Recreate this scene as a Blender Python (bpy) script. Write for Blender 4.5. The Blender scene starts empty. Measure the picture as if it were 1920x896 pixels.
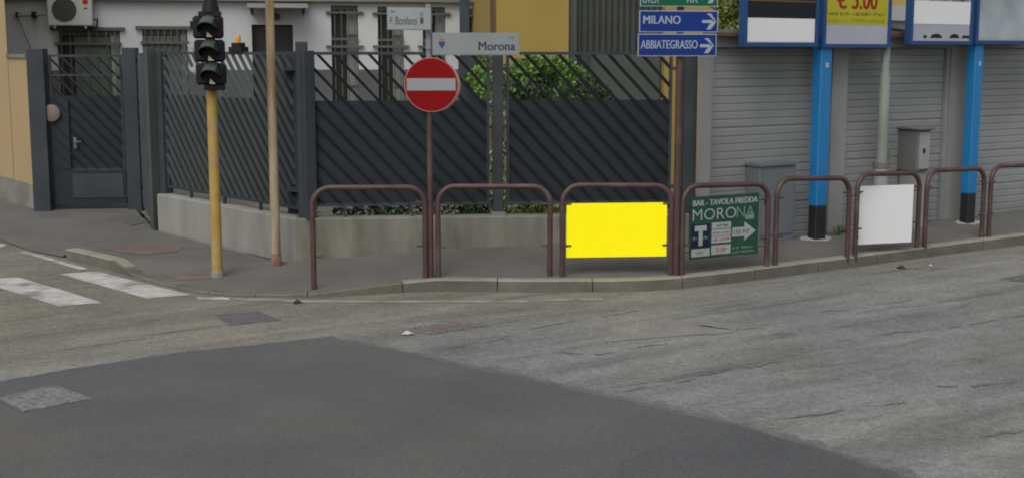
import bpy, bmesh, math, random
from mathutils import Vector, Matrix
from mathutils.bvhtree import BVHTree
from mathutils.geometry import delaunay_2d_cdt
R = math.radians
random.seed(7)
S = bpy.context.scene
COL = S.collection

# ------------------------------------------------------------------ camera
F, CX, CY, HOR = 2440.0, 960.0, 448.0, 97.0          # photograph focal length / centre / horizon in pixels
PITCH = math.atan((CY - HOR) / F)
CAM = Vector((0, 0, 2.55))
cam = bpy.data.cameras.new('camera'); cam.sensor_width = 36.0; cam.lens = 36.0 * F / 1920.0
cam.clip_start = 0.1; cam.clip_end = 2000
camo = bpy.data.objects.new('camera', cam); COL.objects.link(camo)
camo.location = CAM; camo.rotation_euler = (R(90) - PITCH, 0, 0)
S.camera = camo

# ------------------------------------------------------------------ light: overcast sky
SUN_EL, SUN_AZ = 52.0, 200.0       # azimuth clockwise from +Y
w = bpy.data.worlds.new('World'); S.world = w; w.use_nodes = True
nt = w.node_tree; nt.nodes.clear()
sky = nt.nodes.new('ShaderNodeTexSky'); sky.sky_type = 'NISHITA'; sky.sun_disc = False
sky.sun_elevation = R(SUN_EL); sky.sun_rotation = R(SUN_AZ)
sky.air_density = 1.0; sky.dust_density = 3.0; sky.ozone_density = 1.0
hs = nt.nodes.new('ShaderNodeHueSaturation'); hs.inputs['Saturation'].default_value = 0.22
bg = nt.nodes.new('ShaderNodeBackground'); bg.inputs['Strength'].default_value = 0.13
wo = nt.nodes.new('ShaderNodeOutputWorld')
nt.links.new(sky.outputs[0], hs.inputs['Color']); nt.links.new(hs.outputs[0], bg.inputs['Color']); nt.links.new(bg.outputs[0], wo.inputs[0])
sl = bpy.data.lights.new('sun', 'SUN'); sl.energy = 1.0; sl.angle = R(50); sl.color = (1.0, 0.96, 0.9)
so = bpy.data.objects.new('sun', sl); COL.objects.link(so)
sd = Vector((math.sin(R(SUN_AZ)) * math.cos(R(SUN_EL)), math.cos(R(SUN_AZ)) * math.cos(R(SUN_EL)), math.sin(R(SUN_EL))))
so.rotation_euler = (-sd).to_track_quat('-Z', 'Y').to_euler(); so.location = (0, 0, 30)
vs = S.view_settings; vs.view_transform = 'Standard'; vs.look = 'None'; vs.gamma = 1.0; vs.exposure = 0.45
vs.use_curve_mapping = False
S.cycles.filter_width = 1.9
S.cycles.max_bounces = 6

# ------------------------------------------------------------------ photograph-pixel to world helpers (survey of the place)
_fw = Vector((0, math.cos(PITCH), -math.sin(PITCH))); _up = Vector((0, math.sin(PITCH), math.cos(PITCH)))
def ray(px, py): return _fw + Vector((1, 0, 0)) * ((px - CX) / F) - _up * ((py - CY) / F)
def G(px, py, z=0.0):
    d = ray(px, py); return CAM + d * ((z - CAM.z) / d.z)
def D(px, py, y):
    d = ray(px, py); return CAM + d * (y / d.y)
class Plane:
    """a vertical plane through p0 along u (horizontal); n points to the street"""
    def __init__(s, p0, p1):
        s.p0 = Vector((p0[0], p0[1], 0)); s.u = (Vector((p1[0], p1[1], 0)) - s.p0).normalized()
        s.L = (Vector((p1[0], p1[1], 0)) - s.p0).length
        s.n = Vector((s.u.y, -s.u.x, 0))
    def at(s, px, py):
        d = ray(px, py); t = (s.p0 - CAM).dot(s.n) / d.dot(s.n); p = CAM + d * t
        return ((p - s.p0).dot(s.u), p.z)
    def s_(s, px, py=HOR): return s.at(px, py)[0]
    def z_(s, px, py): return s.at(px, py)[1]
    def P(s, a, z, n=0.0): return s.p0 + s.u * a + s.n * n + Vector((0, 0, z))
    def off(s, n): q = Plane(s.p0 + s.n * n, s.p0 + s.n * n + s.u * s.L); return q

# ------------------------------------------------------------------ materials
MATS = {}
def lin(c):
    c = c / 255.0
    return c / 12.92 if c <= .04045 else ((c + .055) / 1.055) ** 2.4
def mat(name, col, rough=.7, var=.25, scale=3.0, fine=.12, fscale=60.0, bump=0.0, bscale=80.0, metal=0.0, stretch=None, rot=0.0, tint=None, tintamt=0.0, tscale=1.2, spec=.4):
    if name in MATS: return MATS[name]
    m = bpy.data.materials.new(name); m.use_nodes = True; t = m.node_tree; N = t.nodes; Lk = t.links
    b = N['Principled BSDF']; b.inputs['Roughness'].default_value = rough; b.inputs['Metallic'].default_value = metal
    b.inputs['Specular IOR Level'].default_value = spec
    g = N.new('ShaderNodeNewGeometry')
    vec = g.outputs['Position']
    if stretch:
        mp = N.new('ShaderNodeMapping'); mp.inputs['Rotation'].default_value = (0, 0, -rot)
        mp2 = N.new('ShaderNodeMapping'); mp2.inputs['Scale'].default_value = stretch
        Lk.new(vec, mp.inputs[0]); Lk.new(mp.outputs[0], mp2.inputs[0]); vec = mp2.outputs[0]
    def noise(sc, det=4, v=vec):
        n = N.new('ShaderNodeTexNoise'); n.inputs['Scale'].default_value = sc; n.inputs['Detail'].default_value = det
        Lk.new(v, n.inputs['Vector']); return n.outputs['Fac']
    def rng(f, lo, hi):
        r = N.new('ShaderNodeMapRange'); r.inputs[1].default_value = .28; r.inputs[2].default_value = .72
        r.inputs[3].default_value = lo; r.inputs[4].default_value = hi; Lk.new(f, r.inputs[0]); return r.outputs[0]
    a = rng(noise(scale, 5), 1 - var, 1 + var); f2 = rng(noise(fscale, 2, g.outputs['Position']), 1 - fine, 1 + fine)
    mu = N.new('ShaderNodeMath'); mu.operation = 'MULTIPLY'; Lk.new(a, mu.inputs[0]); Lk.new(f2, mu.inputs[1])
    base = N.new('ShaderNodeRGB'); base.outputs[0].default_value = (*col, 1); c = base.outputs[0]
    if tint:
        mx = N.new('ShaderNodeMix'); mx.data_type = 'RGBA'; mx.inputs[7].default_value = (*tint, 1)
        r = N.new('ShaderNodeMapRange'); r.inputs[1].default_value = .5; r.inputs[2].default_value = .68; r.inputs[3].default_value = 0; r.inputs[4].default_value = tintamt
        Lk.new(noise(tscale, 6), r.inputs[0]); Lk.new(r.outputs[0], mx.inputs[0]); Lk.new(c, mx.inputs[6]); c = mx.outputs[2]
    vm = N.new('ShaderNodeVectorMath'); vm.operation = 'SCALE'; Lk.new(c, vm.inputs[0]); Lk.new(mu.outputs[0], vm.inputs[3])
    Lk.new(vm.outputs[0], b.inputs['Base Color'])
    if bump:
        bp = N.new('ShaderNodeBump'); bp.inputs['Strength'].default_value = bump; bp.inputs['Distance'].default_value = .01
        Lk.new(noise(bscale, 3, g.outputs['Position']), bp.inputs['Height']); Lk.new(bp.outputs[0], b.inputs['Normal'])
    MATS[name] = m; return m
def flat(name, col, rough=.5, var=.05, spec=.2, **k): return mat(name, col, rough, var=var, fine=.03, spec=spec, **k)

KANG = R(33.5)     # direction of the right-hand kerb
def road_material():
    m = bpy.data.materials.new('road_asphalt'); m.use_nodes = True; t = m.node_tree; N = t.nodes; Lk = t.links
    b = N['Principled BSDF']; b.inputs['Roughness'].default_value = .92; b.inputs['Specular IOR Level'].default_value = .3
    g = N.new('ShaderNodeNewGeometry'); pos = g.outputs['Position']
    rt = N.new('ShaderNodeMapping'); rt.inputs['Rotation'].default_value = (0, 0, -KANG); Lk.new(pos, rt.inputs[0]); al = rt.outputs[0]
    def mapped(sc, loc=(0, 0, 0)):
        q = N.new('ShaderNodeMapping'); q.inputs['Scale'].default_value = sc; q.inputs['Location'].default_value = loc; Lk.new(al, q.inputs[0]); return q.outputs[0]
    def noise(v, sc, det=4, dist=0.0, rough=.5):
        n = N.new('ShaderNodeTexNoise'); n.inputs['Scale'].default_value = sc; n.inputs['Detail'].default_value = det; n.inputs['Distortion'].default_value = dist; n.inputs['Roughness'].default_value = rough
        Lk.new(v, n.inputs['Vector']); return n.outputs['Fac']
    def rng(f, a0, a1, lo, hi):
        r = N.new('ShaderNodeMapRange'); r.inputs[1].default_value = a0; r.inputs[2].default_value = a1; r.inputs[3].default_value = lo; r.inputs[4].default_value = hi; Lk.new(f, r.inputs[0]); return r.outputs[0]
    def mul(a, c):
        q = N.new('ShaderNodeMath'); q.operation = 'MULTIPLY'; Lk.new(a, q.inputs[0]); Lk.new(c, q.inputs[1]); return q.outputs[0]
    # worn grey surface with drifts of tan dust
    mx = N.new('ShaderNodeMix'); mx.data_type = 'RGBA'; mx.inputs[6].default_value = (.138, .141, .136, 1); mx.inputs[7].default_value = (.140, .129, .104, 1)
    sx = N.new('ShaderNodeSeparateXYZ'); Lk.new(al, sx.inputs[0])
    ad = N.new('ShaderNodeMath'); ad.operation = 'ADD'; Lk.new(rng(sx.outputs['Y'], 8.8, 11.3, 0, .8), ad.inputs[0]); Lk.new(rng(noise(pos, .5, 5), .35, .65, -.25, .35), ad.inputs[1]); ad.use_clamp = True
    Lk.new(ad.outputs[0], mx.inputs[0])
    f = mul(rng(noise(mapped((.35, 2.4, 1)), 1.0, 6, .6), .3, .7, .78, 1.2), rng(noise(mapped((.5, .9, 1), (3, 7, 0)), 1.1, 5), .3, .7, .86, 1.13))
    f = mul(f, rng(noise(mapped((.28, 2.6, 1), (11, 2, 0)), 1.3, 7, 1.2, .6), .585, .68, 1.0, .64))          # dark rubbed-in streaks
    f = mul(f, rng(noise(mapped((.8, 2.0, 1), (5, 9, 0)), 2.2, 6, .8, .65), .60, .72, 1.0, 1.26))            # pale scuffs
    f = mul(f, rng(noise(pos, 48, 3, 0, .7), .28, .72, .60, 1.42)); f = mul(f, rng(noise(pos, 17, 3, .4, .6), .32, .68, .82, 1.2)); f = mul(f, rng(noise(pos, 3.1, 6, .5, .7), .35, .65, .88, 1.1))
    vm = N.new('ShaderNodeVectorMath'); vm.operation = 'SCALE'; Lk.new(mx.outputs[2], vm.inputs[0]); Lk.new(f, vm.inputs[3]); Lk.new(vm.outputs[0], b.inputs['Base Color'])
    bp = N.new('ShaderNodeBump'); bp.inputs['Strength'].default_value = .45; bp.inputs['Distance'].default_value = .012; Lk.new(noise(pos, 40, 3), bp.inputs['Height']); Lk.new(bp.outputs[0], b.inputs['Normal'])
    return m
M_road = road_material()
M_patch = mat('new_asphalt', (0.06557, 0.06794, 0.06636), .9, var=.13, scale=.9, fine=.26, fscale=55, bump=.35, bscale=55, tint=(0.07584, 0.07031, 0.06241), tintamt=.9, tscale=.45)
M_patch2 = mat('tyre_dark_asphalt', (0.05767, 0.06004, 0.06162), .9, var=.13, scale=.8, fine=.26, fscale=55, tint=(0.06478, 0.06478, 0.0632), tintamt=.8, tscale=1.2)
M_pave = mat('pavement_asphalt', (0.0902, 0.0861, 0.07708), .92, var=.16, scale=1.3, fine=.13, fscale=60, bump=.25, bscale=70, tint=(0.1025, 0.09676, 0.0861), tintamt=.7, tscale=.8)
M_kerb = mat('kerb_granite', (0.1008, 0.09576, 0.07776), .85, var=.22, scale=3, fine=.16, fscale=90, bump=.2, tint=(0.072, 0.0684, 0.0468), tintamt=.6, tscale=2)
M_kerbt = mat('kerb_worn_lit_top', (.185, .175, .14), .85, var=.2, scale=3, fine=.14, fscale=80)  # tops paler: wear, with their stronger sky light put into the colour
M_seam = mat('crack_tar', (.096, .094, .088), .9, var=.35, scale=5, fine=.3, fscale=30)
M_paint = mat('road_paint', (0.34, 0.3357, 0.3145), .8, var=.2, scale=4, fine=.12, tint=(0.1105, 0.1062, 0.0935), tintamt=.85, tscale=3.0)
M_paintw = mat('worn_road_paint', (.20, .195, .17), .85, var=.25, scale=4, tint=(.12, .115, .10), tintamt=1, tscale=2.5)
M_redp = mat('faded_red_asphalt', (.115, .082, .070), .92, var=.2, scale=4, tint=(.1, .095, .088), tintamt=.9, tscale=3)
M_yard = mat('yard_ground', (.10, .10, .085), .95, var=.3, scale=2)
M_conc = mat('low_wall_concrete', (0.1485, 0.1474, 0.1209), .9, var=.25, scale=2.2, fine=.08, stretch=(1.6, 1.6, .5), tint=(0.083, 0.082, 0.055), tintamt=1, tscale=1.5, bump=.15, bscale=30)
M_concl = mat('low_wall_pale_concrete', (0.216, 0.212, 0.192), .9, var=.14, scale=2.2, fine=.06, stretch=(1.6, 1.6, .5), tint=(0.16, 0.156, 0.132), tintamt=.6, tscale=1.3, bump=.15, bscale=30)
M_fence = mat('anthracite_steel', (0.035, 0.041, 0.046), .55, var=.22, scale=2, fine=.05, spec=.22)
M_slatl = mat('sky_lit_steel_slat', (0.05328, 0.06192, 0.06264), .5, var=.12, scale=2, fine=.05, spec=.22)  # side fence slats paler: sky light on them put into the colour
M_sheetl = mat('dark_steel_sheet', (0.014, 0.0175, 0.0196), .6, var=.1, scale=2)  # backing darkened to match, deepening the shade behind those slats
M_sheet = mat('anthracite_sheet', (0.0174, 0.0234, 0.02852), .55, var=.10, scale=2, fine=.05, spec=.2)
M_fencel = mat('grey_steel_post', (0.045, 0.0495, 0.04875), .55, var=.15, scale=2)
M_maroon = mat('maroon_paint', (.0561, .0289, .0289), .5, var=.2, scale=6, fine=.08, spec=.4, tint=(.085, .055, .045), tintamt=.8, tscale=4.5)
M_yel = mat('signal_yellow', (0.3145, 0.1997, 0.048), .6, var=.14, scale=6, tint=(0.2805, 0.2465, 0.168), tintamt=.8, tscale=5)
M_rust = mat('rusty_pole', (0.2625, 0.2137, 0.135), .8, var=.2, scale=3, stretch=(9, 9, .8), tint=(0.1425, 0.075, 0.03), tintamt=1, tscale=1.0)
M_black = flat('black_plastic', (.009, .009, .011), .55, spec=.2)
M_gmat = flat('visor_green_grey', (.055, .075, .065), .6, spec=.2)
M_pale = flat('pale_visor', (.20, .22, .195), .6)
M_cream = flat('glint_cream', (.5, .45, .34), .6)
M_amber = flat('amber_lens', (.5, .22, .02), .35)
M_blue = mat('billboard_blue', (0.0096, 0.1377, 0.33), .5, var=.06, scale=3)
M_blued = mat('billboard_frame_blue', (.009, .045, .14), .5, var=.1, scale=3)
M_pblack = mat('black_band', (.012, .013, .014), .6, var=.2, scale=6)
M_red = flat('sign_red', (.175, .0012, .003), .5, spec=.12)
M_white = flat('sign_white', (0.2184, 0.2385, 0.2376), .45, var=.05)
M_sgn = flat('street_sign_white', (0.1914, 0.217, 0.216), .45, var=.05)
M_galv = mat('galvanised', (0.182, 0.196, 0.203), .5, var=.15, scale=5)
M_sblue = flat('direction_blue', (.0045, .024, .15), .4)
M_sgreen = flat('direction_green', (0.0036, 0.078, 0.036), .4)
M_slett = flat('direction_lettering', (0.252, 0.288, 0.324), .45)
M_text = flat('dark_lettering', (.03, .03, .06), .5)
M_bgreen = mat('board_green', (0.0064, 0.044, 0.0272), .5, var=.25, scale=3)
M_bgrey = flat('board_pale_lettering', (0.2604, 0.279, 0.2666), .5)
M_bfaint = flat('board_faded_lettering', (.13, .2, .16), .5)
M_navy = flat('board_navy', (.008, .012, .035), .5)
M_brick = flat('board_red_print', (.25, .1, .07), .5)
M_yellowboard = flat('yellow_board', (.95, .83, .0), .6, var=.01)
M_greyboard = flat('pale_grey_board', (.585, .585, .585), .6, var=.01)
M_bbyel = flat('poster_yellow', (0.3312, 0.3024, 0.0216), .5)
M_bbwhite = mat('poster_white', (0.288, 0.3096, 0.3384), .5, var=.05, scale=2)
M_bbblk = flat('poster_black', (.010, .011, .016), .5)
M_bbred = flat('poster_red', (0.21, 0.015, 0.01125), .5)
M_olive = flat('poster_olive_print', (.13, .12, .01), .5)
M_blur = mat('poster_grey_blue_print', (0.27, 0.3075, 0.33), .5, var=.35, scale=1.1, fine=.02)
M_gar = mat('garage_render', (0.1997, 0.2023, 0.1938), .9, var=.12, scale=1.5, stretch=(1, 1, .5), tint=(0.153, 0.153, 0.1403), tintamt=.7)
M_shut = mat('shutter_metal', (.198, .207, .202), .65, var=.16, scale=1.0, fine=.05, stretch=(.7, .7, 1.3), tint=(.152, .158, .152), tintamt=.8, tscale=.8)
M_cab = mat('blue_grey_cabinet', (.105, .118, .126), .5, var=.1, scale=2)
M_box = mat('grey_plastic_box', (0.1087, 0.1125, 0.105), .6, var=.1, scale=3)
M_boxl = mat('pale_plastic_box', (0.224, 0.231, 0.224), .6, var=.1, scale=3)
M_pipe = mat('pale_green_pole', (0.1632, 0.1836, 0.1598), .6, var=.12, scale=3)
M_wh = mat('white_render', (.42, .433, .433), .9, var=.06, scale=.8, fine=.03, stretch=(1, 1, .6), tint=(.40, .405, .40), tintamt=.7, tscale=.7)
M_plg = mat('grey_plinth_render', (0.08625, 0.09, 0.0885), .9, var=.15, scale=2)
M_ye = mat('ochre_render', (0.276, 0.1976, 0.0483), .9, var=.07, scale=.8, fine=.04, tint=(0.252, 0.1709, 0.0357), tintamt=.7, tscale=.8)
M_or = mat('peach_render', (0.325, 0.2345, 0.1225), .9, var=.06, scale=.9, fine=.03, tint=(0.2925, 0.1995, 0.1015), tintamt=.6, tscale=.9)
M_plinth = mat('stained_plinth', (0.18, 0.1764, 0.1584), .9, var=.15, scale=2, tint=(0.1152, 0.1116, 0.0864), tintamt=.9, tscale=1.6)
M_olv = mat('olive_shutter', (0.066, 0.075, 0.06), .7, var=.15, scale=2)
M_olvl = mat('grey_green_leaf', (0.1725, 0.1875, 0.165), .7, var=.1, scale=2)
M_dark = mat('dark_opening', (.014, .014, .013), .5, var=.2, scale=2)
M_grn = mat('dark_green_curtain', (0.036, 0.0408, 0.0336), .75, var=.15, scale=2)
M_grnp = mat('grey_green_panel', (0.0588, 0.069, 0.0588), .75, var=.1, scale=2)
M_eave = mat('eave_boards', (0.16, 0.152, 0.12), .9, var=.1, scale=2)
M_tile = mat('roof_tiles', (.22, .10, .06), .9, var=.25, scale=4)
M_brown = mat('brown_trim', (.10, .062, .03), .8, var=.2, scale=3)
M_ac = mat('ac_case', (0.36, 0.36, 0.33), .5, var=.05, scale=3)
M_bark = mat('bark', (.07, .055, .04), .95, var=.3, scale=9)
M_iron = mat('cast_iron', (.092, .089, .085), .6, var=.25, scale=9, fine=.3, fscale=40)
M_ironr = mat('rusty_iron', (.19, .155, .138), .7, var=.25, scale=9)
M_ironl = mat('worn_pale_iron', (.13, .13, .128), .55, var=.2, scale=9, fine=.45, fscale=26)
M_gdark = flat('drain_dark', (.02, .02, .02), .9)
M_paper = flat('paper_scrap', (.34, .34, .33), .7)
M_lit = flat('dark_rag', (.03, .03, .03), .9)
M_skin = flat('brown_plate', (.16, .12, .095), .6)
M_foot = mat('spilled_mortar', (0.252, 0.252, 0.238), .9, var=.2, scale=6)
def leafmat(name, c):
    m = bpy.data.materials.new(name); m.use_nodes = True; t = m.node_tree; N = t.nodes
    b = N['Principled BSDF']; b.inputs['Roughness'].default_value = .6
    oi = N.new('ShaderNodeNewGeometry')
    r = N.new('ShaderNodeMapRange'); r.inputs[3].default_value = .45; r.inputs[4].default_value = 1.6
    t.links.new(oi.outputs['Random Per Island'], r.inputs[0])
    vm = N.new('ShaderNodeVectorMath'); vm.operation = 'SCALE'; vm.inputs[0].default_value = c
    t.links.new(r.outputs[0], vm.inputs[3]); t.links.new(vm.outputs[0], b.inputs['Base Color'])
    b.inputs['Subsurface Weight'].default_value = 0
    return m
M_leaf = leafmat('leaf_green', (.082, .165, .020))
M_leafd = leafmat('leaf_dark_green', (.030, .050, .016))
M_leafy = leafmat('leaf_yellow_green', (.14, .17, .035))

# ------------------------------------------------------------------ mesh builder and object helpers
class MB:
    def __init__(s): s.v = []; s.f = []
    def quad(s, *p): i = len(s.v); s.v += [Vector(q) for q in p]; s.f.append(tuple(range(i, i + len(p)))); return s
    def hexa(s, b, t):           # two matching rings
        i = len(s.v); n = len(b); s.v += [Vector(q) for q in b] + [Vector(q) for q in t]
        s.f.append(tuple(range(i + n - 1, i - 1, -1))); s.f.append(tuple(range(i + n, i + 2 * n)))
        for k in range(n): k2 = (k + 1) % n; s.f.append((i + k, i + k2, i + n + k2, i + n + k))
        return s
    def pbox(s, pl, s0, s1, z0, z1, n0, n1):   # box in a vertical plane's own axes
        a = [pl.P(s0, z0, n1), pl.P(s1, z0, n1), pl.P(s1, z0, n0), pl.P(s0, z0, n0)]
        b = [q + Vector((0, 0, z1 - z0)) for q in a]; return s.hexa(a, b)
    def box(s, x0, x1, y0, y1, z0, z1):
        return s.hexa([(x0, y0, z0), (x1, y0, z0), (x1, y1, z0), (x0, y1, z0)], [(x0, y0, z1), (x1, y0, z1), (x1, y1, z1), (x0, y1, z1)])
    def tube(s, pts, r, n=12, cap=True):
        pts = [Vector(p) for p in pts]; rr = r if isinstance(r, (list, tuple)) else [r] * len(pts)
        i0 = len(s.v); d0 = (pts[1] - pts[0]).normalized()
        a = d0.orthogonal().normalized(); 
        for k, p in enumerate(pts):
            d = ((pts[min(k + 1, len(pts) - 1)] - pts[max(k - 1, 0)])).normalized()
            a = (a - d * a.dot(d)).normalized(); b = d.cross(a)
            for j in range(n):
                t = 2 * math.pi * j / n; s.v.append(p + (a * math.cos(t) + b * math.sin(t)) * rr[k])
        for k in range(len(pts) - 1):
            for j in range(n):
                j2 = (j + 1) % n; s.f.append((i0 + k * n + j, i0 + k * n + j2, i0 + (k + 1) * n + j2, i0 + (k + 1) * n + j))
        if cap:
            s.f.append(tuple(i0 + j for j in range(n - 1, -1, -1))); e = i0 + (len(pts) - 1) * n
            s.f.append(tuple(e + j for j in range(n)))
        return s
    def build(s, name, m, root=None, parent=None, smooth=False, bevel=0.0):
        o0 = ROOTLOC.get(root.name, Vector((0, 0, 0))) if root else Vector((0, 0, 0))
        me = bpy.data.meshes.new(name); me.from_pydata([tuple(v - o0) for v in s.v], [], s.f)
        me.materials.append(m); me.update()
        bm = bmesh.new(); bm.from_mesh(me); bmesh.ops.recalc_face_normals(bm, faces=bm.faces)
        if bevel: bmesh.ops.bevel(bm, geom=bm.edges[:], offset=bevel, segments=1, affect='EDGES', clamp_overlap=True)
        bm.to_mesh(me); bm.free()
        if smooth:
            for p in me.polygons: p.use_smooth = True
            me.set_sharp_from_angle(angle=R(40))
        o = bpy.data.objects.new(name, me); COL.objects.link(o)
        if parent or root: o.parent = parent or root
        return o
ROOTLOC = {}
def tag(o, label, cat, group=None, kind=None):
    if label: o['label'] = label
    if cat: o['category'] = cat
    if group: o['group'] = group
    if kind: o['kind'] = kind
    return o
def thing(name, loc, label, cat, group=None):
    o = bpy.data.objects.new(name, None); COL.objects.link(o); o.location = loc; o.empty_display_size = .2
    ROOTLOC[o.name] = Vector(loc); return tag(o, label, cat, group)
def struct(o): o['kind'] = 'structure'; return o
def copyobj(o, parent, dloc):
    c = o.copy(); COL.objects.link(c); c.parent = parent; c.location = Vector(o.location) + Vector(dloc); return c
def text(body, pl, s0, s1, z0, z1, n, m, root, parent=None, name='lettering', bold=0.0, xskew=0):
    cu = bpy.data.curves.new('t', 'FONT'); cu.body = body; cu.offset = min(bold, 0); cu.resolution_u = 3
    to = bpy.data.objects.new('t', cu); COL.objects.link(to)
    bpy.context.view_layer.update()
    me = bpy.data.meshes.new_from_object(to.evaluated_get(bpy.context.evaluated_depsgraph_get()))
    bpy.data.objects.remove(to); bpy.data.curves.remove(cu)
    xs = [v.co.x for v in me.vertices]; ys = [v.co.y for v in me.vertices]
    x0, x1, y0, y1 = min(xs), max(xs), min(ys), max(ys)
    b = MB(); b.v = [pl.P(s0 + (v.co.x - x0) / (x1 - x0) * (s1 - s0), z0 + (v.co.y - y0) / (y1 - y0) * (z1 - z0), n) for v in me.vertices]
    b.f = [tuple(p.vertices) for p in me.polygons]
    if bold > 0:
        nv = len(b.v); b.v += [v + pl.u * (s1 - s0) * bold * .8 + pl.n * .0007 for v in b.v]; b.f += [tuple(i + nv for i in f) for f in b.f]
    bpy.data.meshes.remove(me)
    return b.build(name, m, root, parent)
def poly(pl, pts, n, m, root, parent=None, name='print', thick=.002):
    b = MB(); b.hexa([pl.P(s, z, n) for s, z in pts], [pl.P(s, z, n + thick) for s, z in pts]); return b.build(name, m, root, parent)
def scribble(pl, s0, s1, z0, z1, n, m, root, parent=None, name='small_print', nw=3):
    """a line of print too small to read: a row of little strokes"""
    b = MB(); h = z1 - z0; x = s0; i = 0
    while x < s1 - h * .3:
        wd = random.uniform(.28, .6) * h
        lo = z0 + random.choice([0, 0, .12]) * h; hi = z1 - random.choice([0, .1, .25]) * h
        b.pbox(pl, x, min(x + wd * .45, s1), lo, hi, n, n + .001)
        if random.random() < .7: b.pbox(pl, x + wd * .45, min(x + wd, s1), lo + (hi - lo) * random.choice([0, .42, .75]), lo + (hi - lo) * random.choice([.25, .95, 1]) + .002, n, n + .001)
        i += 1
        x += wd * 1.25 + (h * .5 if random.random() < .15 else 0)
    o = b.build(name, m, root, parent); o['kind'] = 'stuff'; return o
def leaves(b, c, rad, n, size, rnd=random):
    c = Vector(c)
    for _ in range(n):
        while True:
            p = Vector((rnd.uniform(-1, 1), rnd.uniform(-1, 1), rnd.uniform(-1, 1)))
            if .25 < p.length < 1: break
        q = c + Vector((p.x * rad[0], p.y * rad[1], p.z * rad[2]))
        a = Vector((rnd.gauss(0, 1), rnd.gauss(0, 1), rnd.gauss(0, .6))).normalized(); bb = a.orthogonal().normalized()
        bb = (Matrix.Rotation(rnd.uniform(0, 6.3), 3, a) @ bb); sz = size * rnd.uniform(.6, 1.3); cc = a.cross(bb)
        b.quad(q - bb * sz, q - cc * sz * .45, q + bb * sz, q + cc * sz * .45)

# ------------------------------------------------------------------ kerb line and pavement
KPIX = [(-220, 395, .012), (0, 449, .012), (60, 470, .012), (117, 481, .015),
        (123, 467, .135), (170, 477, .135), (211, 487, .13), (232, 502, .075), (252, 516, .03), (300, 530, .03), (370, 545.5, .03), (450, 552, .03), (530, 552, .03), (590, 549.5, .045),
        (680, 538.5, .085), (750, 530, .11), (820, 524, .13), (1000, 525.5, .13), (1150, 525, .13), (1220, 523, .13), (1280, 519, .13), (1340, 513, .13), (1420, 504, .13), (1600, 481, .13), (1760, 460.5, .13), (1920, 441, .13)]
KERB = [G(*k) for k in KPIX]
kd = (KERB[-1] - KERB[-4]); kd.z = 0; kd.normalize()
KERB += [KERB[-1] + kd * t for t in (4, 12, 40, 120)]
KSTART = 4
def inset(i, d):
    a = KERB[max(i - 1, 0)]; b = KERB[min(i + 1, len(KERB) - 1)]
    if i == KSTART: a = KERB[i]
    if i == KSTART - 1: b = KERB[i]
    t = Vector((b.x - a.x, b.y - a.y, 0)).normalized(); return KERB[i] + Vector((-t.y, t.x, 0)) * d
KW = .15
GA = G(1440, 447, .25); GB = G(1900, 397, .25)          # foot of the garage row
PG = Plane(GA, GB); PG = Plane(PG.P(PG.s_(1311), 0), GB + (GB - GA) * 2)
B_in = [D(-420, 0, 30), G(-200, 330, .13), G(60, 389, .13), G(252, 391, .13), G(288, 431, .13), G(530, 493, .13)]
FY0, FY1 = 14.98, 15.42
PFR = Plane(D(545, 97, FY0), D(1300, 97, FY1))           # front fence / low wall street face
BACK = B_in + [PFR.P(PFR.s_(800), .24), PFR.P(PFR.s_(1020), .30), PFR.P(PFR.L, .27), PG.P(0.0, .25), PG.P(6, .25), PG.P(14, .25), PG.P(60, .25), PG.P(130, .25)]
ring = [inset(i, KW - .012 if i >= KSTART else 0.0) for i in range(len(KERB))]
loop = [Vector(p) for p in ring] + [Vector((p[0], p[1], p[2])) for p in reversed(BACK)]
loop[len(ring) + len(BACK) - 1].z = .13
v2 = [Vector((p.x, p.y)) for p in loop]; n = len(v2)
res = delaunay_2d_cdt(v2, [(i, (i + 1) % n) for i in range(n)], [], 1, 1e-6)
pv = [Vector((res[0][i].x, res[0][i].y, loop[res[3][i][0]].z if res[3][i] else .13)) for i in range(len(res[0]))]
mb = MB(); mb.v = pv; mb.f = [tuple(f) for f in res[2]]
pavement = struct(mb.build('pavement', M_pave)); pavement['label'] = 'grey asphalt pavement around the street corner'
BV = BVHTree.FromPolygons([tuple(v) for v in pv], [tuple(f) for f in res[2]])
def pave(px, py):
    h = BV.ray_cast(CAM, ray(px, py).normalized())
    return h[0] if h[0] else G(px, py, .13)
def padz(x, y):
    h = BV.ray_cast(Vector((x, y, 5)), Vector((0, 0, -1))); return h[0].z if h[0] else .13

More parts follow.
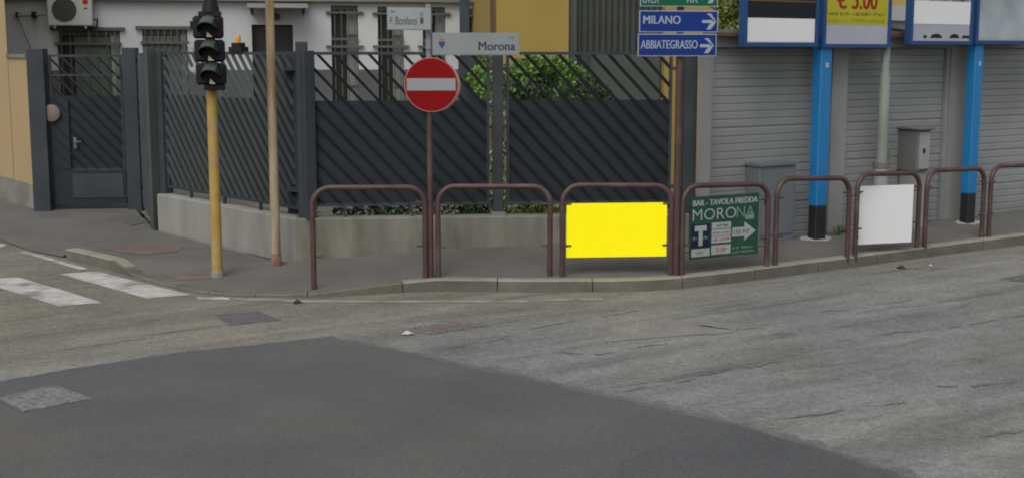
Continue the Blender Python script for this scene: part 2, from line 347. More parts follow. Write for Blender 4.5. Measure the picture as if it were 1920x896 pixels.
# kerb stones
kerb = thing('kerb', KERB[KSTART], None, None); struct(kerb); kerb['label'] = 'row of pale stone kerb blocks along the pavement'
def kpt(i, t):
    a, b = KERB[i], KERB[i + 1]; ia, ib = inset(i, KW), inset(i + 1, KW); return a.lerp(b, t), ia.lerp(ib, t)
stations = []; acc = 0.0
for i in range(KSTART, len(KERB) - 3):
    L = (KERB[i + 1] - KERB[i]).length; stations.append((acc, i, L)); acc += L
def kat(s):
    for a, i, L in stations:
        if s <= a + L + 1e-9: return kpt(i, (s - a) / L)
    return kpt(stations[-1][1], 1.0)
cuts = [0.0]; s = 0.0
while s < acc - .3:
    p, _ = kat(s); step = .55 if s < 4.2 else 1.02
    s = min(s + step, acc); cuts.append(s)
for a, b in zip(cuts[:-1], cuts[1:]):
    jz = random.uniform(-.003, .003); ins = [a + .005] + [t for t, _, _ in stations if a + .03 < t < b - .03] + [b - .005]
    m_ = MB(); rings = []
    for t in ins:
        o_, i_ = kat(t); zz = o_.z + .004 + jz; dirn = (i_ - o_); dirn.z = 0; dirn.normalize()
        rings.append([Vector((o_.x, o_.y, -.08)), Vector((o_.x, o_.y, zz - .014)), Vector((o_.x, o_.y, zz)) + dirn * .014, Vector((i_.x, i_.y, zz)), Vector((i_.x, i_.y, -.08))])
    for r1, r2 in zip(rings[:-1], rings[1:]):
        for k in range(5):
            k2 = (k + 1) % 5; m_.quad(r1[k], r2[k], r2[k2], r1[k2])
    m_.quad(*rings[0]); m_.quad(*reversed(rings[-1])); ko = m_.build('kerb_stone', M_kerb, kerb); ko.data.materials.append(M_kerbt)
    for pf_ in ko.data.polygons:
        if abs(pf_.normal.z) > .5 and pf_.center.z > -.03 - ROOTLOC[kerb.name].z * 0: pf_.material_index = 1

# ------------------------------------------------------------------ road, new asphalt, markings
rb = MB(); rb.quad((-400, -200, 0), (400, -200, 0), (400, 600, 0), (-400, 600, 0)); road = struct(rb.build('road', M_road)); road['label'] = 'worn grey road surface'
def sheet(pix, z, name, m, parent=road, rough=0.0, n=1):
    pts = [G(x, y, z) for x, y in pix]; out = []
    for a, b in zip(pts, pts[1:] + pts[:1]):
        for k in range(n):
            p = a.lerp(b, k / n)
            if rough: p = p + Vector((random.uniform(-rough, rough), random.uniform(-rough, rough) * 2, 0))
            out.append(p)
    q = MB(); q.quad(*out); o = q.build(name, m); 
    if parent: o.parent = parent
    # keep faces up
    for p in o.data.polygons:
        if p.normal.z < 0: p.flip()
    return o
PATCH = [(-260, 760), (0, 714), (60, 703), (200, 680), (330, 661), (480, 645), (620, 631), (650, 640), (720, 653), (790, 666), (900, 691), (1010, 716), (1130, 741), (1250, 769), (1380, 797), (1500, 829), (1600, 861), (1700, 896), (1900, 980), (2100, 1150), (-600, 1150), (-500, 800)]
sheet(PATCH, .004, 'asphalt_patch', M_patch, rough=.012, n=5)
EDGE = [(600, 634), (650, 640), (720, 653), (790, 666), (900, 691), (1010, 716), (1130, 741), (1250, 769), (1380, 797), (1500, 829), (1600, 861), (1700, 896), (1900, 980)]
M_joint = mat('worn_joint_asphalt', (.088, .089, .086), .92, var=.25, scale=5, fine=.35, fscale=45)
for wj, zj in ((.20, .0015), (.10, .0027)):
    pts = [G(x, y, zj) for x, y in EDGE]; L = []
    for a, b in zip(pts[:-1], pts[1:]):
        for k in range(8): L.append(a.lerp(b, k / 8))
    q = MB()
    for p in L:
        w_ = wj * random.uniform(.35, 1.0); q.v += [p + Vector((-.05, -.08, 0)), p + Vector((.45 * w_, w_, 0))]
    q.f = [(2 * k, 2 * k + 2, 2 * k + 3, 2 * k + 1) for k in range(len(L) - 1)]
    o = q.build('asphalt_joint', mat('worn_joint_asphalt_outer', (.112, .113, .108), .92, var=.3, scale=5, fine=.4, fscale=45) if wj > .15 else M_joint); o.parent = road
sheet([(1130, 896), (1180, 858), (1260, 828), (1380, 805), (1480, 825), (1600, 862), (1690, 893), (1800, 950), (1050, 960)], .006, 'asphalt_patch', M_patch2, rough=.03, n=4)
for pix, m in [([(112, 513), (182, 508.5), (357, 552), (276, 559)], M_paint),
               ([(-52, 524), (36, 519.5), (193, 566.5), (113, 574)], M_paint),
               ([(-90, 560), (-20, 575), (12, 583), (-40, 590), (-120, 580)], M_paintw),
               ([(36, 472), (48, 471), (165, 503), (150, 505)], M_paint), ([(-40, 450), (12, 459), (4, 463), (-50, 455)], M_paint),
               ([(368, 556), (430, 557), (430, 561), (372, 561)], M_paint),
               ([(440, 558), (560, 561), (740, 563), (990, 562), (990, 566), (740, 567), (560, 566), (440, 562)], M_paintw),
               ([(1020, 560), (1130, 558), (1130, 562), (1020, 564)], M_paintw),
               ([(1150, 612), (1240, 598), (1390, 606), (1375, 622), (1250, 631), (1140, 640)], mat('worn_pale_asphalt', (.155, .15, .135), .92, var=.2, scale=3, fine=.3, fscale=48, tint=(.13, .128, .12), tintamt=1, tscale=1.5))]:
    sheet(pix, .004, 'painted_marking', m, rough=.006, n=4)
CRK = [([(780, 664), (850, 650), (920, 640), (1000, 615), (1130, 592), (1290, 566)], .022), ([(1000, 655), (1070, 662), (1130, 663), (1210, 648), (1290, 640)], .03),
       ([(1240, 716), (1330, 699), (1420, 685), (1560, 658)], .03), ([(1140, 738), (1260, 718), (1330, 704)], .02), ([(1270, 603), (1370, 618), (1420, 614)], .025), ([(1380, 795), (1520, 777), (1700, 752)], .03),
       ([(1820, 608), (1920, 590), (2000, 580)], .05), ([(1760, 724), (1830, 722), (1900, 716)], .05), ([(1500, 590), (1600, 577), (1720, 560)], .025), ([(740, 606), (790, 600), (860, 602)], .025), ([(640, 636), (740, 610), (900, 606), (1000, 596)], .018), ([(1840, 818), (1920, 806)], .04), ([(1560, 640), (1680, 622), (1800, 612)], .03)]
for pix, wd in CRK:
    pts = [G(x, y, .004) for x, y in pix]; L = []
    for a, b in zip(pts[:-1], pts[1:]):
        for k in range(11): L.append(a.lerp(b, k / 11) + Vector((random.uniform(-.02, .02), random.uniform(-.022, .022), 0)))
    L.append(pts[-1]); q = MB(); i0 = 0
    for k, p in enumerate(L):
        ww = wd * max(0, .35 + .45 * math.sin(k * .55 + wd * 900) + random.uniform(-.25, .25)) * math.sin(math.pi * (k + .5) / len(L)) ** .5
        q.v += [p + Vector((-.3 * ww, -ww, 0)), p + Vector((.3 * ww, ww, 0))]
    q.f = [(2 * k, 2 * k + 2, 2 * k + 3, 2 * k + 1) for k in range(len(L) - 1)]
    o = q.build('road_crack', M_seam); o.parent = road
for pix in ([(188, 467), (250, 458), (345, 462), (330, 473), (262, 478)], [(308, 517), (350, 511), (402, 514), (395, 522), (340, 525)]):
    pts = [pave(x, y) + Vector((0, 0, .004)) for x, y in pix]; q = MB(); q.quad(*pts); o = q.build('red_patch', M_redp); o.parent = pavement
    for p in o.data.polygons:
        if p.normal.z < 0: p.flip()
yb = MB(); yb.quad(*[Vector((p.x, p.y + (.2 if i > 1 else 0), .1)) for i, p in enumerate(BACK[1:9] + [PG.P(1.0, 0, -4.5)])], PG.P(60, .1, -4.5), Vector((60, 80, .1)), Vector((-60, 80, .1)))
yard = struct(yb.build('yard', M_yard))

# drain covers
def cover(name, pix, z0, label, cat, mframe, mplate, bars=0, onp=False, group=None, mbar=None):
    P = [(pave(x, y) if onp else G(x, y, z0)) for x, y in pix]; c = sum(P, Vector()) / 4
    zb = max(p.z for p in P) if onp else z0; root = thing(name, (c.x, c.y, zb), label, cat, group)
    def ringp(k, z): return [Vector((c.x + (p.x - c.x) * k, c.y + (p.y - c.y) * k, (c.z + (p.z - c.z) * k if onp else zb) + z)) for p in P]
    fr = MB(); o1, i1 = ringp(1, .009), ringp(.9, .009); o0, i0 = ringp(1, -.02), ringp(.9, -.02)
    for k in range(4):
        k2 = (k + 1) % 4; fr.hexa([o0[k], o0[k2], i0[k2], i0[k]], [o1[k], o1[k2], i1[k2], i1[k]])
    fr.build('frame', mframe, root)
    pl_ = MB(); pl_.hexa(ringp(.885, -.03), ringp(.885, .003 if bars else .006)); pl_.build('plate', M_gdark if bars else mplate, root)
    if bars:
        A = ringp(.885, .008)
        for k in range(bars):
            t0, t1 = (k + .28) / bars, (k + .66) / bars
            q = [A[0].lerp(A[1], t0), A[0].lerp(A[1], t1), A[3].lerp(A[2], t1), A[3].lerp(A[2], t0)]
            MB().hexa([p - Vector((0, 0, .02)) for p in q], q).build('bar', mbar or mplate, root)
    else:
        A = ringp(.8, .0085)
        for k in range(6):
            t0, t1 = (k + .25) / 6, (k + .6) / 6
            q = [A[0].lerp(A[1], t0), A[0].lerp(A[1], t1), A[3].lerp(A[2], t1), A[3].lerp(A[2], t0)]
            MB().hexa([p - Vector((0, 0, .01)) for p in q], q).build('rib', mplate, root)
    return root
cover('manhole_cover', [(404, 592), (482, 585), (528, 600), (432, 610)], .0, 'dark rectangular iron manhole cover in the road below the yellow signal pole', 'manhole cover', M_iron, M_iron)
cover('drain_grate', [(752, 617), (868, 602), (914, 611), (806, 627)], .0, 'reddish slotted iron drain grate in the road in front of the second railing', 'drain grate', M_road, M_ironr, bars=9)
cover('manhole_cover', [(-2, 747), (102, 722), (172, 748), (44, 772)], .004, 'pale worn square manhole cover set in the dark new asphalt', 'manhole cover', M_ironl, M_ironl)
cover('drain_cover', [(230, 419), (262, 413), (279, 417), (246, 424)], .0, 'small dark drain cover in the pavement by the grey gate', 'drain cover', M_iron, M_iron, onp=True)
cover('manhole_cover', [(1876, 524), (1925, 514), (1975, 518), (1925, 530)], .0, 'dark manhole cover in the road at the right edge beyond the railings', 'manhole cover', M_iron, M_iron)

# ------------------------------------------------------------------ low wall and fences
PLF = Plane(G(293, 431, .13), PFR.P(0, 0))             # left fence: from the slim post to the corner
WT = .63
lw = thing('low_wall', PFR.P(0, .0), 'low stained concrete wall under the dark slatted fence at the corner', 'wall')
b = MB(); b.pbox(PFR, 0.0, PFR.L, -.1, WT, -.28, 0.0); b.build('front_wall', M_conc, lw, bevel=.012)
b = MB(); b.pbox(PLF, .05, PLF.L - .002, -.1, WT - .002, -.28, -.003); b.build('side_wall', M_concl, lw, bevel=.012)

KSL = .93
def fence_panel(root, pl, s0, s1, z0, z1, zs, spacing=.197, name='panel', n0=-.14, phase=0.0, ms=None, mt=None):
    """slatted panel: frame rails, backing sheet up to zs, diagonal slats; n0 is the plane of the sheet"""
    fr = MB(); t = .035
    fr.pbox(pl, s0, s1, z1 - t, z1, n0 - .02, n0 + .02); fr.pbox(pl, s0, s1, z0, z0 + t, n0 - .02, n0 + .02)
    fr.pbox(pl, s0, s0 + t, z0 + t, z1 - t, n0 - .02, n0 + .02); fr.pbox(pl, s1 - t, s1, z0 + t, z1 - t, n0 - .02, n0 + .02)
    fo = fr.build('panel_frame', M_fence, root)
    sh = MB(); sh.pbox(pl, s0 + t, s1 - t, z0 + t, zs, n0 - .008, n0 - .002); sh.build('backing_sheet', mt or M_sheet, root, fo)
    za, zb = z0 + t, z1 - t; a0, a1 = s0 + t, s1 - t; W = .034
    k = a0 - (zb - za) * KSL + phase * spacing
    ang = math.atan(1 / KSL); px, pz = math.sin(ang), math.cos(ang)      # perpendicular (up-right)
    while k < a1:
        ts, tz = k, zb
        if ts < a0: tz = zb - (a0 - ts) / KSL; ts = a0
        bs, bz = k + (zb - za) * KSL, za
        if bs > a1: bz = za + (bs - a1) / KSL; bs = a1
        if tz - bz > .06:
            R1 = []; R2 = []
            for (pp, nn) in ((-W / 2, .0), (-W / 2, .006), (W / 2, .055), (W / 2, .0)):
                # ends cut along the frame
                if ts <= a0 + 1e-6: R1.append(pl.P(ts, tz + pp / pz * 1.0, n0 + nn))
                else: R1.append(pl.P(ts + pp / px, tz, n0 + nn))
                if bs >= a1 - 1e-6: R2.append(pl.P(bs, bz + pp / pz, n0 + nn))
                else: R2.append(pl.P(bs + pp / px, bz, n0 + nn))
            MB().hexa(R1, R2).build('slat', ms or M_fence, root, fo)
        k += spacing
    return fo
def post(root, pl, s0, s1, z0, z1, n0, n1, m=None, cap=True):
    b = MB(); b.pbox(pl, s0, s1, z0, z1, n0, n1); o = b.build('post', m or M_fence, root, bevel=.006)
    return o
ZT, ZS, ZB = 2.545, 1.985, .755
sx = PFR.s_
# front fence
ff = thing('slatted_fence', PFR.P(0, WT), 'two wide dark fence panels of diagonal slats on the front wall behind the railings', 'fence', 'dark slatted fence around the corner plot')
fence_panel(ff, PFR, sx(582), sx(919), ZB, ZT, ZS, phase=.35)
fence_panel(ff, PFR, sx(951), sx(1266), ZB, ZT, ZS, phase=.1)
post(ff, PFR, sx(553), sx(575), WT - .03, 2.66, -.20, -.05)
post(ff, PFR, sx(925), sx(944), WT - .03, ZT + .01, -.19, -.06)
post(ff, PFR, sx(1287), sx(1311), .2, 2.5, -.20, -.05)
b = MB(); b.pbox(PFR, sx(922), sx(947), WT - .02, WT + .045, -.22, -.03); b.build('post_foot', M_conc, ff)
for px0, px1 in ((572, 584), (917, 927), (943, 953), (1264, 1289)):
    for z in (2.35, .95):
        b = MB(); b.pbox(PFR, sx(px0), sx(px1), z - .02, z + .02, -.15, -.11); b.build('bracket', M_fence, ff)
for s in (sx(640), sx(770), sx(1080), sx(1180)):
    b = MB(); b.pbox(PFR, s - .015, s + .015, WT - .02, ZB, -.15, -.12); b.build('stub', M_fence, ff)
# left fence
sl_ = PLF.s_
lf = thing('slatted_fence', PLF.P(.1, WT), 'dark fence of close diagonal slats on the pale side wall behind the traffic light', 'fence', 'dark slatted fence around the corner plot')
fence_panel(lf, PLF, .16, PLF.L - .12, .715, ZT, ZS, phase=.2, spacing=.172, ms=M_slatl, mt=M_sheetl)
post(lf, PLF, -.13, -.04, 0.05, 2.6, -.11, .02, M_fencel)
post(lf, PLF, -.02, .12, WT - .4, 2.56, -.22, -.09)
post(lf, PLF, PLF.L - .1, PLF.L + .10, WT - .02, 2.56, -.25, -.11)
for s in (.8, 1.7, 2.6):
    b = MB(); b.pbox(PLF, s - .02, s + .02, WT - .02, .72, -.15, -.12); b.build('stub', M_fence, lf)
# corner filler between the two fences
b = MB(); b.pbox(PFR, sx(526), sx(549), WT - .01, 2.55, -.62, -.52); b.build('corner_post', M_fence, ff)
for z in (2.35, .95):
    b = MB(); b.pbox(PFR, sx(528), sx(556), z - .02, z + .02, -.5, -.12); b.build('bracket', M_fence, ff)

# pedestrian gate
PGT = Plane(G(52, 393, .13), G(258, 391, .13)); gs = PGT.s_
gate = thing('pedestrian_gate', PGT.P(gs(150), .13), 'dark grey metal pedestrian gate with diagonal slats beside the peach wall', 'gate')
def gz(py, px=150): return PGT.z_(px, py)
post(gate, PGT, gs(53), gs(85), .05, gz(92), -.14, .14)
post(gate, PGT, gs(231), gs(257), .05, gz(90), -.13, .13)
g0, g1 = gs(90), gs(227); gt, gb = gz(103), gz(383)
go = fence_panel(gate, PGT, g0, g1, gz(320), gt, gz(180), spacing=.185, n0=0.0, phase=.4)
b = MB(); b.pbox(PGT, g0, g1, gb, gz(320) - .004, -.03, .022); b.build('kick_panel', M_sheet, gate)
b = MB(); b.pbox(PGT, gs(126), gs(222), gb + .1, gz(326), .023, .034); b.build('kick_plate', M_fence, gate)
b = MB(); b.pbox(PGT, g0, gs(124), gz(320) + .03, gz(182), .032, .04); b.build('lock_stile', M_sheet, gate)
b = MB(); b.pbox(PGT, g0 + .02, g1 - .02, gz(143), gz(139), .032, .05); b.build('cross_rail', M_fence, gate)
b = MB(); p = PGT.P(gs(133), gz(266), .06); b.tube([p - PGT.n * .05, p, p + PGT.u * .10], .010, 8); b.pbox(PGT, gs(131), gs(137), gz(278), gz(258), .033, .045); b.build('handle', M_box, gate)
b = MB(); b.tube([PGT.P(gs(93), gz(212), .04), PGT.P(gs(93), gz(212), .09), PGT.P(gs(93), gz(212), .1)], [.13, .13, .11], 20); b.build('name_plate', M_skin, gate, smooth=True)
for px in (84, 229):
    for py in (128, 365):
        b = MB(); p = PGT.P(gs(px), gz(py), .04); b.tube([p - Vector((0, 0, .05)), p + Vector((0, 0, .05))], .035, 10); b.build('hinge', M_pblack, gate, smooth=True)
# narrow return panel between gate and corner fence
PRT = Plane(PGT.P(gs(258), 0, -.05), PLF.P(-.14, 0, -.06))
rf = thing('slatted_fence', PRT.P(.1, .13), 'narrow fixed slatted panel between the gate post and the slim grey post', 'fence', 'dark slatted fence around the corner plot')
fence_panel(rf, PRT, .55, PRT.L - .04, .2, ZT - .02, 1.95, n0=0.0)
for z in (2.42, .5):
    b = MB(); b.pbox(PRT, 0.0, .56, z - .03, z + .03, -.03, .03); b.build('bracket', M_fence, rf)

# gate beacon on the fence
bp = PLF.P(sl_(428), ZT, -.14)
be = thing('gate_beacon', bp, 'small amber beacon lamp on a dark box on top of the side fence', 'beacon')
b = MB(); b.pbox(PLF, sl_(428) - .16, sl_(428) + .16, ZT, ZT + .06, -.19, -.09); b.pbox(PLF, sl_(428) - .1, sl_(428) + .1, ZT + .06, ZT + .11, -.18, -.1); b.build('base', M_black, be)
b = MB(); b.tube([bp + Vector((0, 0, .10)), bp + Vector((0, 0, .17)), bp + Vector((0, 0, .2)), bp + Vector((0, 0, .205))], [.032, .034, .022, .005], 14); b.build('lens', M_amber, be, smooth=True)

# ------------------------------------------------------------------ poles at the corner
tp = pave(408, 518); tY = tp.y
tl = thing('traffic_light', tp, 'yellow pole with a black three-section traffic light head seen from behind', 'traffic light')
def zy(py, Y, px=960): return D(px, py, Y).z
b = MB(); b.tube([tp + Vector((0, 0, -.05)), tp + Vector((0, 0, .12)), tp + Vector((0, 0, zy(60, tY) - tp.z))], [.062, .06, .056], 20); b.build('pole', M_yel, tl, smooth=True)
b = MB(); b.tube([tp + Vector((0, 0, -.02)), tp + Vector((0, 0, .05)), tp + Vector((0, 0, .07))], [.072, .072, .06], 20); b.build('collar', mat('collar_grey', (.17, .165, .14), .8, var=.3, scale=20), tl, smooth=True)
hY = tY - .2
hp = D(389, 97, hY); PH = Plane(hp - Vector((.5, 0, 0)) , hp + Vector((.5, .06, 0)))
hs_ = PH.s_; sec = [(30, 73), (75, 117), (119, 160)]
for k, (ya, yb_) in enumerate(sec):
    dx = k * 1.5
    s0, s1, za, zb = hs_(362 + dx), hs_(417 + dx), PH.z_(390, yb_), PH.z_(390, ya)
    b = MB(); b.pbox(PH, s0, s1, za, zb, -.16, 0.0); so_ = b.build('signal_section', M_black, tl, bevel=.025)
    cs, cz, r = (s0 + s1) / 2 + .015, (za + zb) / 2 + .005, .108
    def hood(center, axis, side, r, L, m, a0=-25, a1=205, tilt=18):
        ax = (axis - Vector((0, 0, math.tan(R(tilt))))).normalized(); upv = (Vector((0, 0, 1)) - ax * ax.z).normalized(); sd_ = ax.cross(upv)
        h = MB(); N_ = 16; rows = []
        for j in range(N_ + 1):
            t = R(a0 + (a1 - a0) * j / N_); dr = sd_ * math.cos(t) + upv * math.sin(t); Lj = L * (.35 + .65 * max(0, math.sin(t)) ** .5)
            rows.append((center + dr * r - ax * .03, center + dr * r + ax * Lj, center + dr * (r - .008) + ax * Lj, center + dr * (r - .008) - ax * .03))
        for q1, q2 in zip(rows[:-1], rows[1:]):
            for c in range(4): h.quad(q1[c], q2[c], q2[(c + 1) % 4], q1[(c + 1) % 4])
        h.quad(*rows[0]); h.quad(*reversed(rows[-1])); return h.build('visor', m, tl, so_, smooth=True)
    hood(PH.P(cs, cz, .0), PH.n, None, r, .2, M_black)
    hood(PH.P(cs, cz + .003, .0), PH.n, None, r + .004, .198, M_gmat, 52, 128)  # paler strip over the black visor: sky light on its top as colour
    b = MB(); b.tube([PH.P(cs, cz, -.01), PH.P(cs, cz, .006), PH.P(cs, cz, .014)], [.1, .1, .06], 20); b.build('lens', M_black, tl, so_, smooth=True)
    b = MB(); q = [PH.P(cs - .015, cz - .11, .02), PH.P(cs + .05, cz - .11, .02), PH.P(cs - .01, cz - .055, .02)]; b.hexa(q, [p + PH.n * .03 for p in q]); b.build('visor_glint', M_cream, tl, so_)  # added cream wedge: light caught under the visor given shape and colour
    if k > 0: hood(PH.P(s0, cz + .02, -.09), -PH.u, None, .065, .07, M_pale)
    else:
        b = MB(); b.pbox(PH, s0 - .03, s0 + .01, cz - .03, cz + .06, -.12, -.04); b.build('side_clip', M_black, tl, so_)
b = MB(); b.pbox(PH, hs_(380), hs_(417), PH.z_(390, 170), PH.z_(390, 159), -.15, -.0); b.build('lower_bracket', M_black, tl, bevel=.012)
b = MB(); b.pbox(PH, hs_(374), hs_(413), PH.z_(390, 31), PH.z_(390, 22), -.15, -.0)
b.build('upper_bracket', M_black, tl)
b = MB(); a_ = PH.P(hs_(395), PH.z_(390, 24), -.08); b.tube([a_, a_ + Vector((0, 0, .05)), a_ + Vector((0, 0, .12)), a_ + Vector((0, 0, .35))], [.095, .09, .07, .06], 14); b.build('top_cap', M_black, tl, smooth=True)

rp = pave(518, 497)
rz = 7.0
rpole = thing('utility_pole', rp, 'tall thin rust-streaked beige pole at the corner of the low wall', 'pole')
b = MB(); b.tube([rp + Vector((0, 0, -.05)), rp + Vector((0, 0, 2.0)), rp + Vector((0, 0, 7))], [.056, .05, .042], 18); b.build('shaft', M_rust, rpole, smooth=True)
b = MB(); b.tube([rp + Vector((0, 0, -.03)), rp + Vector((0, 0, .05)), rp + Vector((0, 0, .12)), rp + Vector((0, 0, .14))], [.070, .064, .060, .055], 18); b.build('rusty_foot', mat('rust_foot', (.13, .065, .035), .9, var=.35, scale=8, tint=(.25, .19, .12), tintamt=.8, tscale=9), rpole, smooth=True)

# no-entry post with street names
npz = pave(808, 520)
ne = thing('no_entry_sign', npz, 'round red no entry sign on a maroon pole with two white street name plates above', 'road sign')
nY = npz.y; PN = Plane(D(700, 97, nY - .05), D(900, 97, nY - .05)); ns = PN.s_; nz_ = lambda py: PN.z_(808, py)
pc = Vector((D(808, 97, nY).x, nY, 0))
b = MB(); b.tube([npz + Vector((0, 0, -.05)), Vector((npz.x, nY, nz_(200)))], .031, 16); b.build('pole', M_maroon, ne, smooth=True)
b = MB(); b.tube([Vector((npz.x, nY, nz_(201))), Vector((npz.x, nY, nz_(8)))], .03, 16); b.build('upper_pole', M_galv, ne, smooth=True)
cs, cz, rr = ns(808), nz_(159.5), (ns(859) - ns(757)) / 2
def disc(pl, cs, cz, r, n0, n1, seg=48):
    b = MB(); b.hexa([pl.P(cs + r * math.cos(2 * math.pi * k / seg), cz + r * math.sin(2 * math.pi * k / seg), n0) for k in range(seg)], [pl.P(cs + r * math.cos(2 * math.pi * k / seg), cz + r * math.sin(2 * math.pi * k / seg), n1) for k in range(seg)]); return b
dk = disc(PN, cs, cz, rr, -.012, .004).build('disc_rim', flat('rim_pale_red', (.34, .12, .10), .5), ne)
disc(PN, cs, cz, rr * .962, .003, .007).build('disc_face', M_red, ne, dk)
b = MB(); b.pbox(PN, cs - rr * .90, cs + rr * .90, cz - rr * .21, cz + rr * .235, .0072, .009); b.build('white_bar', M_white, ne, dk)
disc(PN, cs + .026, cz - .012, rr * .97, -.125, -.115).build('rear_disc', flat('rear_disc_cream', (.36, .29, .24), .5), ne)
b = MB(); b.pbox(PN, cs - .12, cs + .12, cz - .05, cz + .05, -.03, -.013); b.build('clamp', M_galv, ne)
# street plates
P1 = Plane(D(811, 97, nY - .07), D(974, 97, nY + .05)); 
def plate(pl, px0, px1, py0, py1, name, mface, medge, root, th=.012, edge=.008):
    s0, s1 = pl.s_(px0), pl.s_(px1); z1, z0 = pl.z_((px0 + px1) / 2, py0), pl.z_((px0 + px1) / 2, py1)
    b = MB(); b.pbox(pl, s0, s1, z0, z1, -th, 0); o = b.build(name, medge, root)
    b = MB(); b.pbox(pl, s0 + edge, s1 - edge, z0 + edge, z1 - edge, .0005, .003); b.build('face', mface, root, o)
    return o, s0, s1, z0, z1
M_sedge = flat('street_sign_edge', (.20, .22, .24), .5)
o, s0, s1, z0, z1 = plate(P1, 811, 974, 62, 104, 'street_name_plate', M_sgn, M_sedge, ne)
text('Morona', P1, P1.s_(897), P1.s_(965), P1.z_(930, 95), P1.z_(930, 79), .005, M_text, ne, o, bold=.016)
text('VIA', P1, P1.s_(952), P1.s_(965), P1.z_(958, 74), P1.z_(958, 68.5), .005, flat('grey_lettering', (.12, .13, .15)), ne, o)
cpx = [P1.s_(x) for x in (823, 834)]
poly(P1, [(cpx[0], P1.z_(828, 84)), ((cpx[0] + cpx[1]) / 2, P1.z_(828, 92)), (cpx[1], P1.z_(828, 84)), (cpx[1], P1.z_(828, 79)), (cpx[0], P1.z_(828, 79))], .0035, flat('crest_blue', (.03, .05, .14)), ne, o, 'crest_shield')
poly(P1, [(cpx[0], P1.z_(828, 79)), (cpx[1], P1.z_(828, 79)), (cpx[1] - .012, P1.z_(828, 74)), (cpx[0] + .012, P1.z_(828, 74))], .0035, flat('crest_red', (.26, .13, .09)), ne, o, 'crest_band')
poly(P1, [(cpx[0], P1.z_(828, 73.5)), (cpx[1], P1.z_(828, 73.5)), (cpx[1], P1.z_(828, 69)), (cpx[0], P1.z_(828, 69))], .0035, flat('crest_gold', (.22, .21, .13)), ne, o, 'crest_crown')
P2 = Plane(D(727, 97, nY - .32), D(810, 97, nY - .07))
M_sgn2 = flat('lightened_sign_white', (.30, .32, .31), .5)  # face colour lightened to offset the shading of its angle
o, s0, s1, z0, z1 = plate(P2, 727, 809, 14, 57, 'street_name_plate', M_sgn2, M_sedge, ne)
gl = flat('faded_lettering', (.06, .075, .07))
text('Bonfanti', P2, P2.s_(742), P2.s_(782), P2.z_(760, 47), P2.z_(760, 32), .005, gl, ne, o)
text('F.', P2, P2.s_(732), P2.s_(738), P2.z_(735, 46), P2.z_(735, 33), .005, gl, ne, o)
text('VIA', P2, P2.s_(732), P2.s_(741), P2.z_(735, 25), P2.z_(735, 20), .005, gl, ne, o)
poly(P2, [(P2.s_(788), P2.z_(790, 45)), (P2.s_(794), P2.z_(790, 45)), (P2.s_(794), P2.z_(790, 34)), (P2.s_(788), P2.z_(790, 34))], .0035, gl, ne, o, 'crest_shield')
poly(P2, [(P2.s_(788), P2.z_(790, 31)), (P2.s_(794), P2.z_(790, 31)), (P2.s_(794), P2.z_(790, 23)), (P2.s_(788), P2.z_(790, 23))], .0035, M_sedge, ne, o, 'crest_crown')
for px, py in ((806, 36), (812, 84)):
    b = MB(); p = Vector((npz.x, nY, nz_(py))); b.tube([p - Vector((0, 0, .05)), p + Vector((0, 0, .05))], .04, 14); b.build('clamp', M_galv, ne, smooth=True)

# direction sign post
dp = pave(1267, 516)
dsn = thing('direction_sign', dp, 'maroon post with blue and green direction signs pointing right', 'road sign')
dY = dp.y; PD = Plane(D(1197, 97, dY - .15), D(1345, 97, dY - .01))
b = MB(); b.tube([dp + Vector((0, 0, -.05)), Vector((dp.x, dY, 4.2))], .038, 16); b.build('pole', M_maroon, dsn, smooth=True)
def dsign(px0, px1, py0, py1, face, label):
    o, s0, s1, z0, z1 = plate(PD, px0, px1, py0, py1, 'direction_panel', face, M_slett, dsn, edge=.010); o['label'] = label; return o
def arrow(o, px0, px1, pyc, h):
    s0, s1 = PD.s_(px0), PD.s_(px1); zc = PD.z_(1320, pyc); hh = abs(PD.z_(1320, pyc - h) - zc); t = .016
    poly(PD, [(s0, zc - t), (s1 - .03, zc - t), (s1 - .03, zc + t), (s0, zc + t)], .0035, M_slett, dsn, o, 'arrow_shaft')
    a = hh * .85
    poly(PD, [(s1, zc), (s1 - a - .03, zc + hh), (s1 - a + .02, zc + hh), (s1 + .01, zc), (s1 - a + .02, zc - hh), (s1 - a - .03, zc - hh), (s1 - .045, zc)], .006, M_slett, dsn, o, 'arrow_head')
o = dsign(1198, 1345, 20.5, 61, M_sblue, 'blue sign reading MILANO')
text('MILANO', PD, PD.s_(1205), PD.s_(1274), PD.z_(1240, 45.5), PD.z_(1240, 30), .005, M_slett, dsn, o, bold=.018); arrow(o, 1315, 1340, 41, 15)
o = dsign(1196, 1343, 64, 106, M_sblue, 'blue sign reading ABBIATEGRASSO')
text('ABBIATEGRASSO', PD, PD.s_(1201), PD.s_(1307), PD.z_(1240, 92), PD.z_(1240, 76), .005, M_slett, dsn, o, bold=.008); arrow(o, 1312, 1336, 86.5, 14)
o = dsign(1199, 1344, -28, 13, M_sgreen, 'green motorway sign cut by the top edge')
text('OVEST', PD, PD.s_(1203), PD.s_(1235), PD.z_(1240, 7), PD.z_(1240, -9), .005, M_slett, dsn, o, bold=.02); arrow(o, 1316, 1341, -8, 15)
text('RR', PD, PD.s_(1286), PD.s_(1306), PD.z_(1290, 6), PD.z_(1290, -9), .005, M_slett, dsn, o, bold=.02)
for z in (2.6, 2.9): 
    b = MB(); b.tube([Vector((dp.x, dY, z - .03)), Vector((dp.x, dY, z + .03))], .046, 14); b.build('clamp', M_galv, dsn, smooth=True)

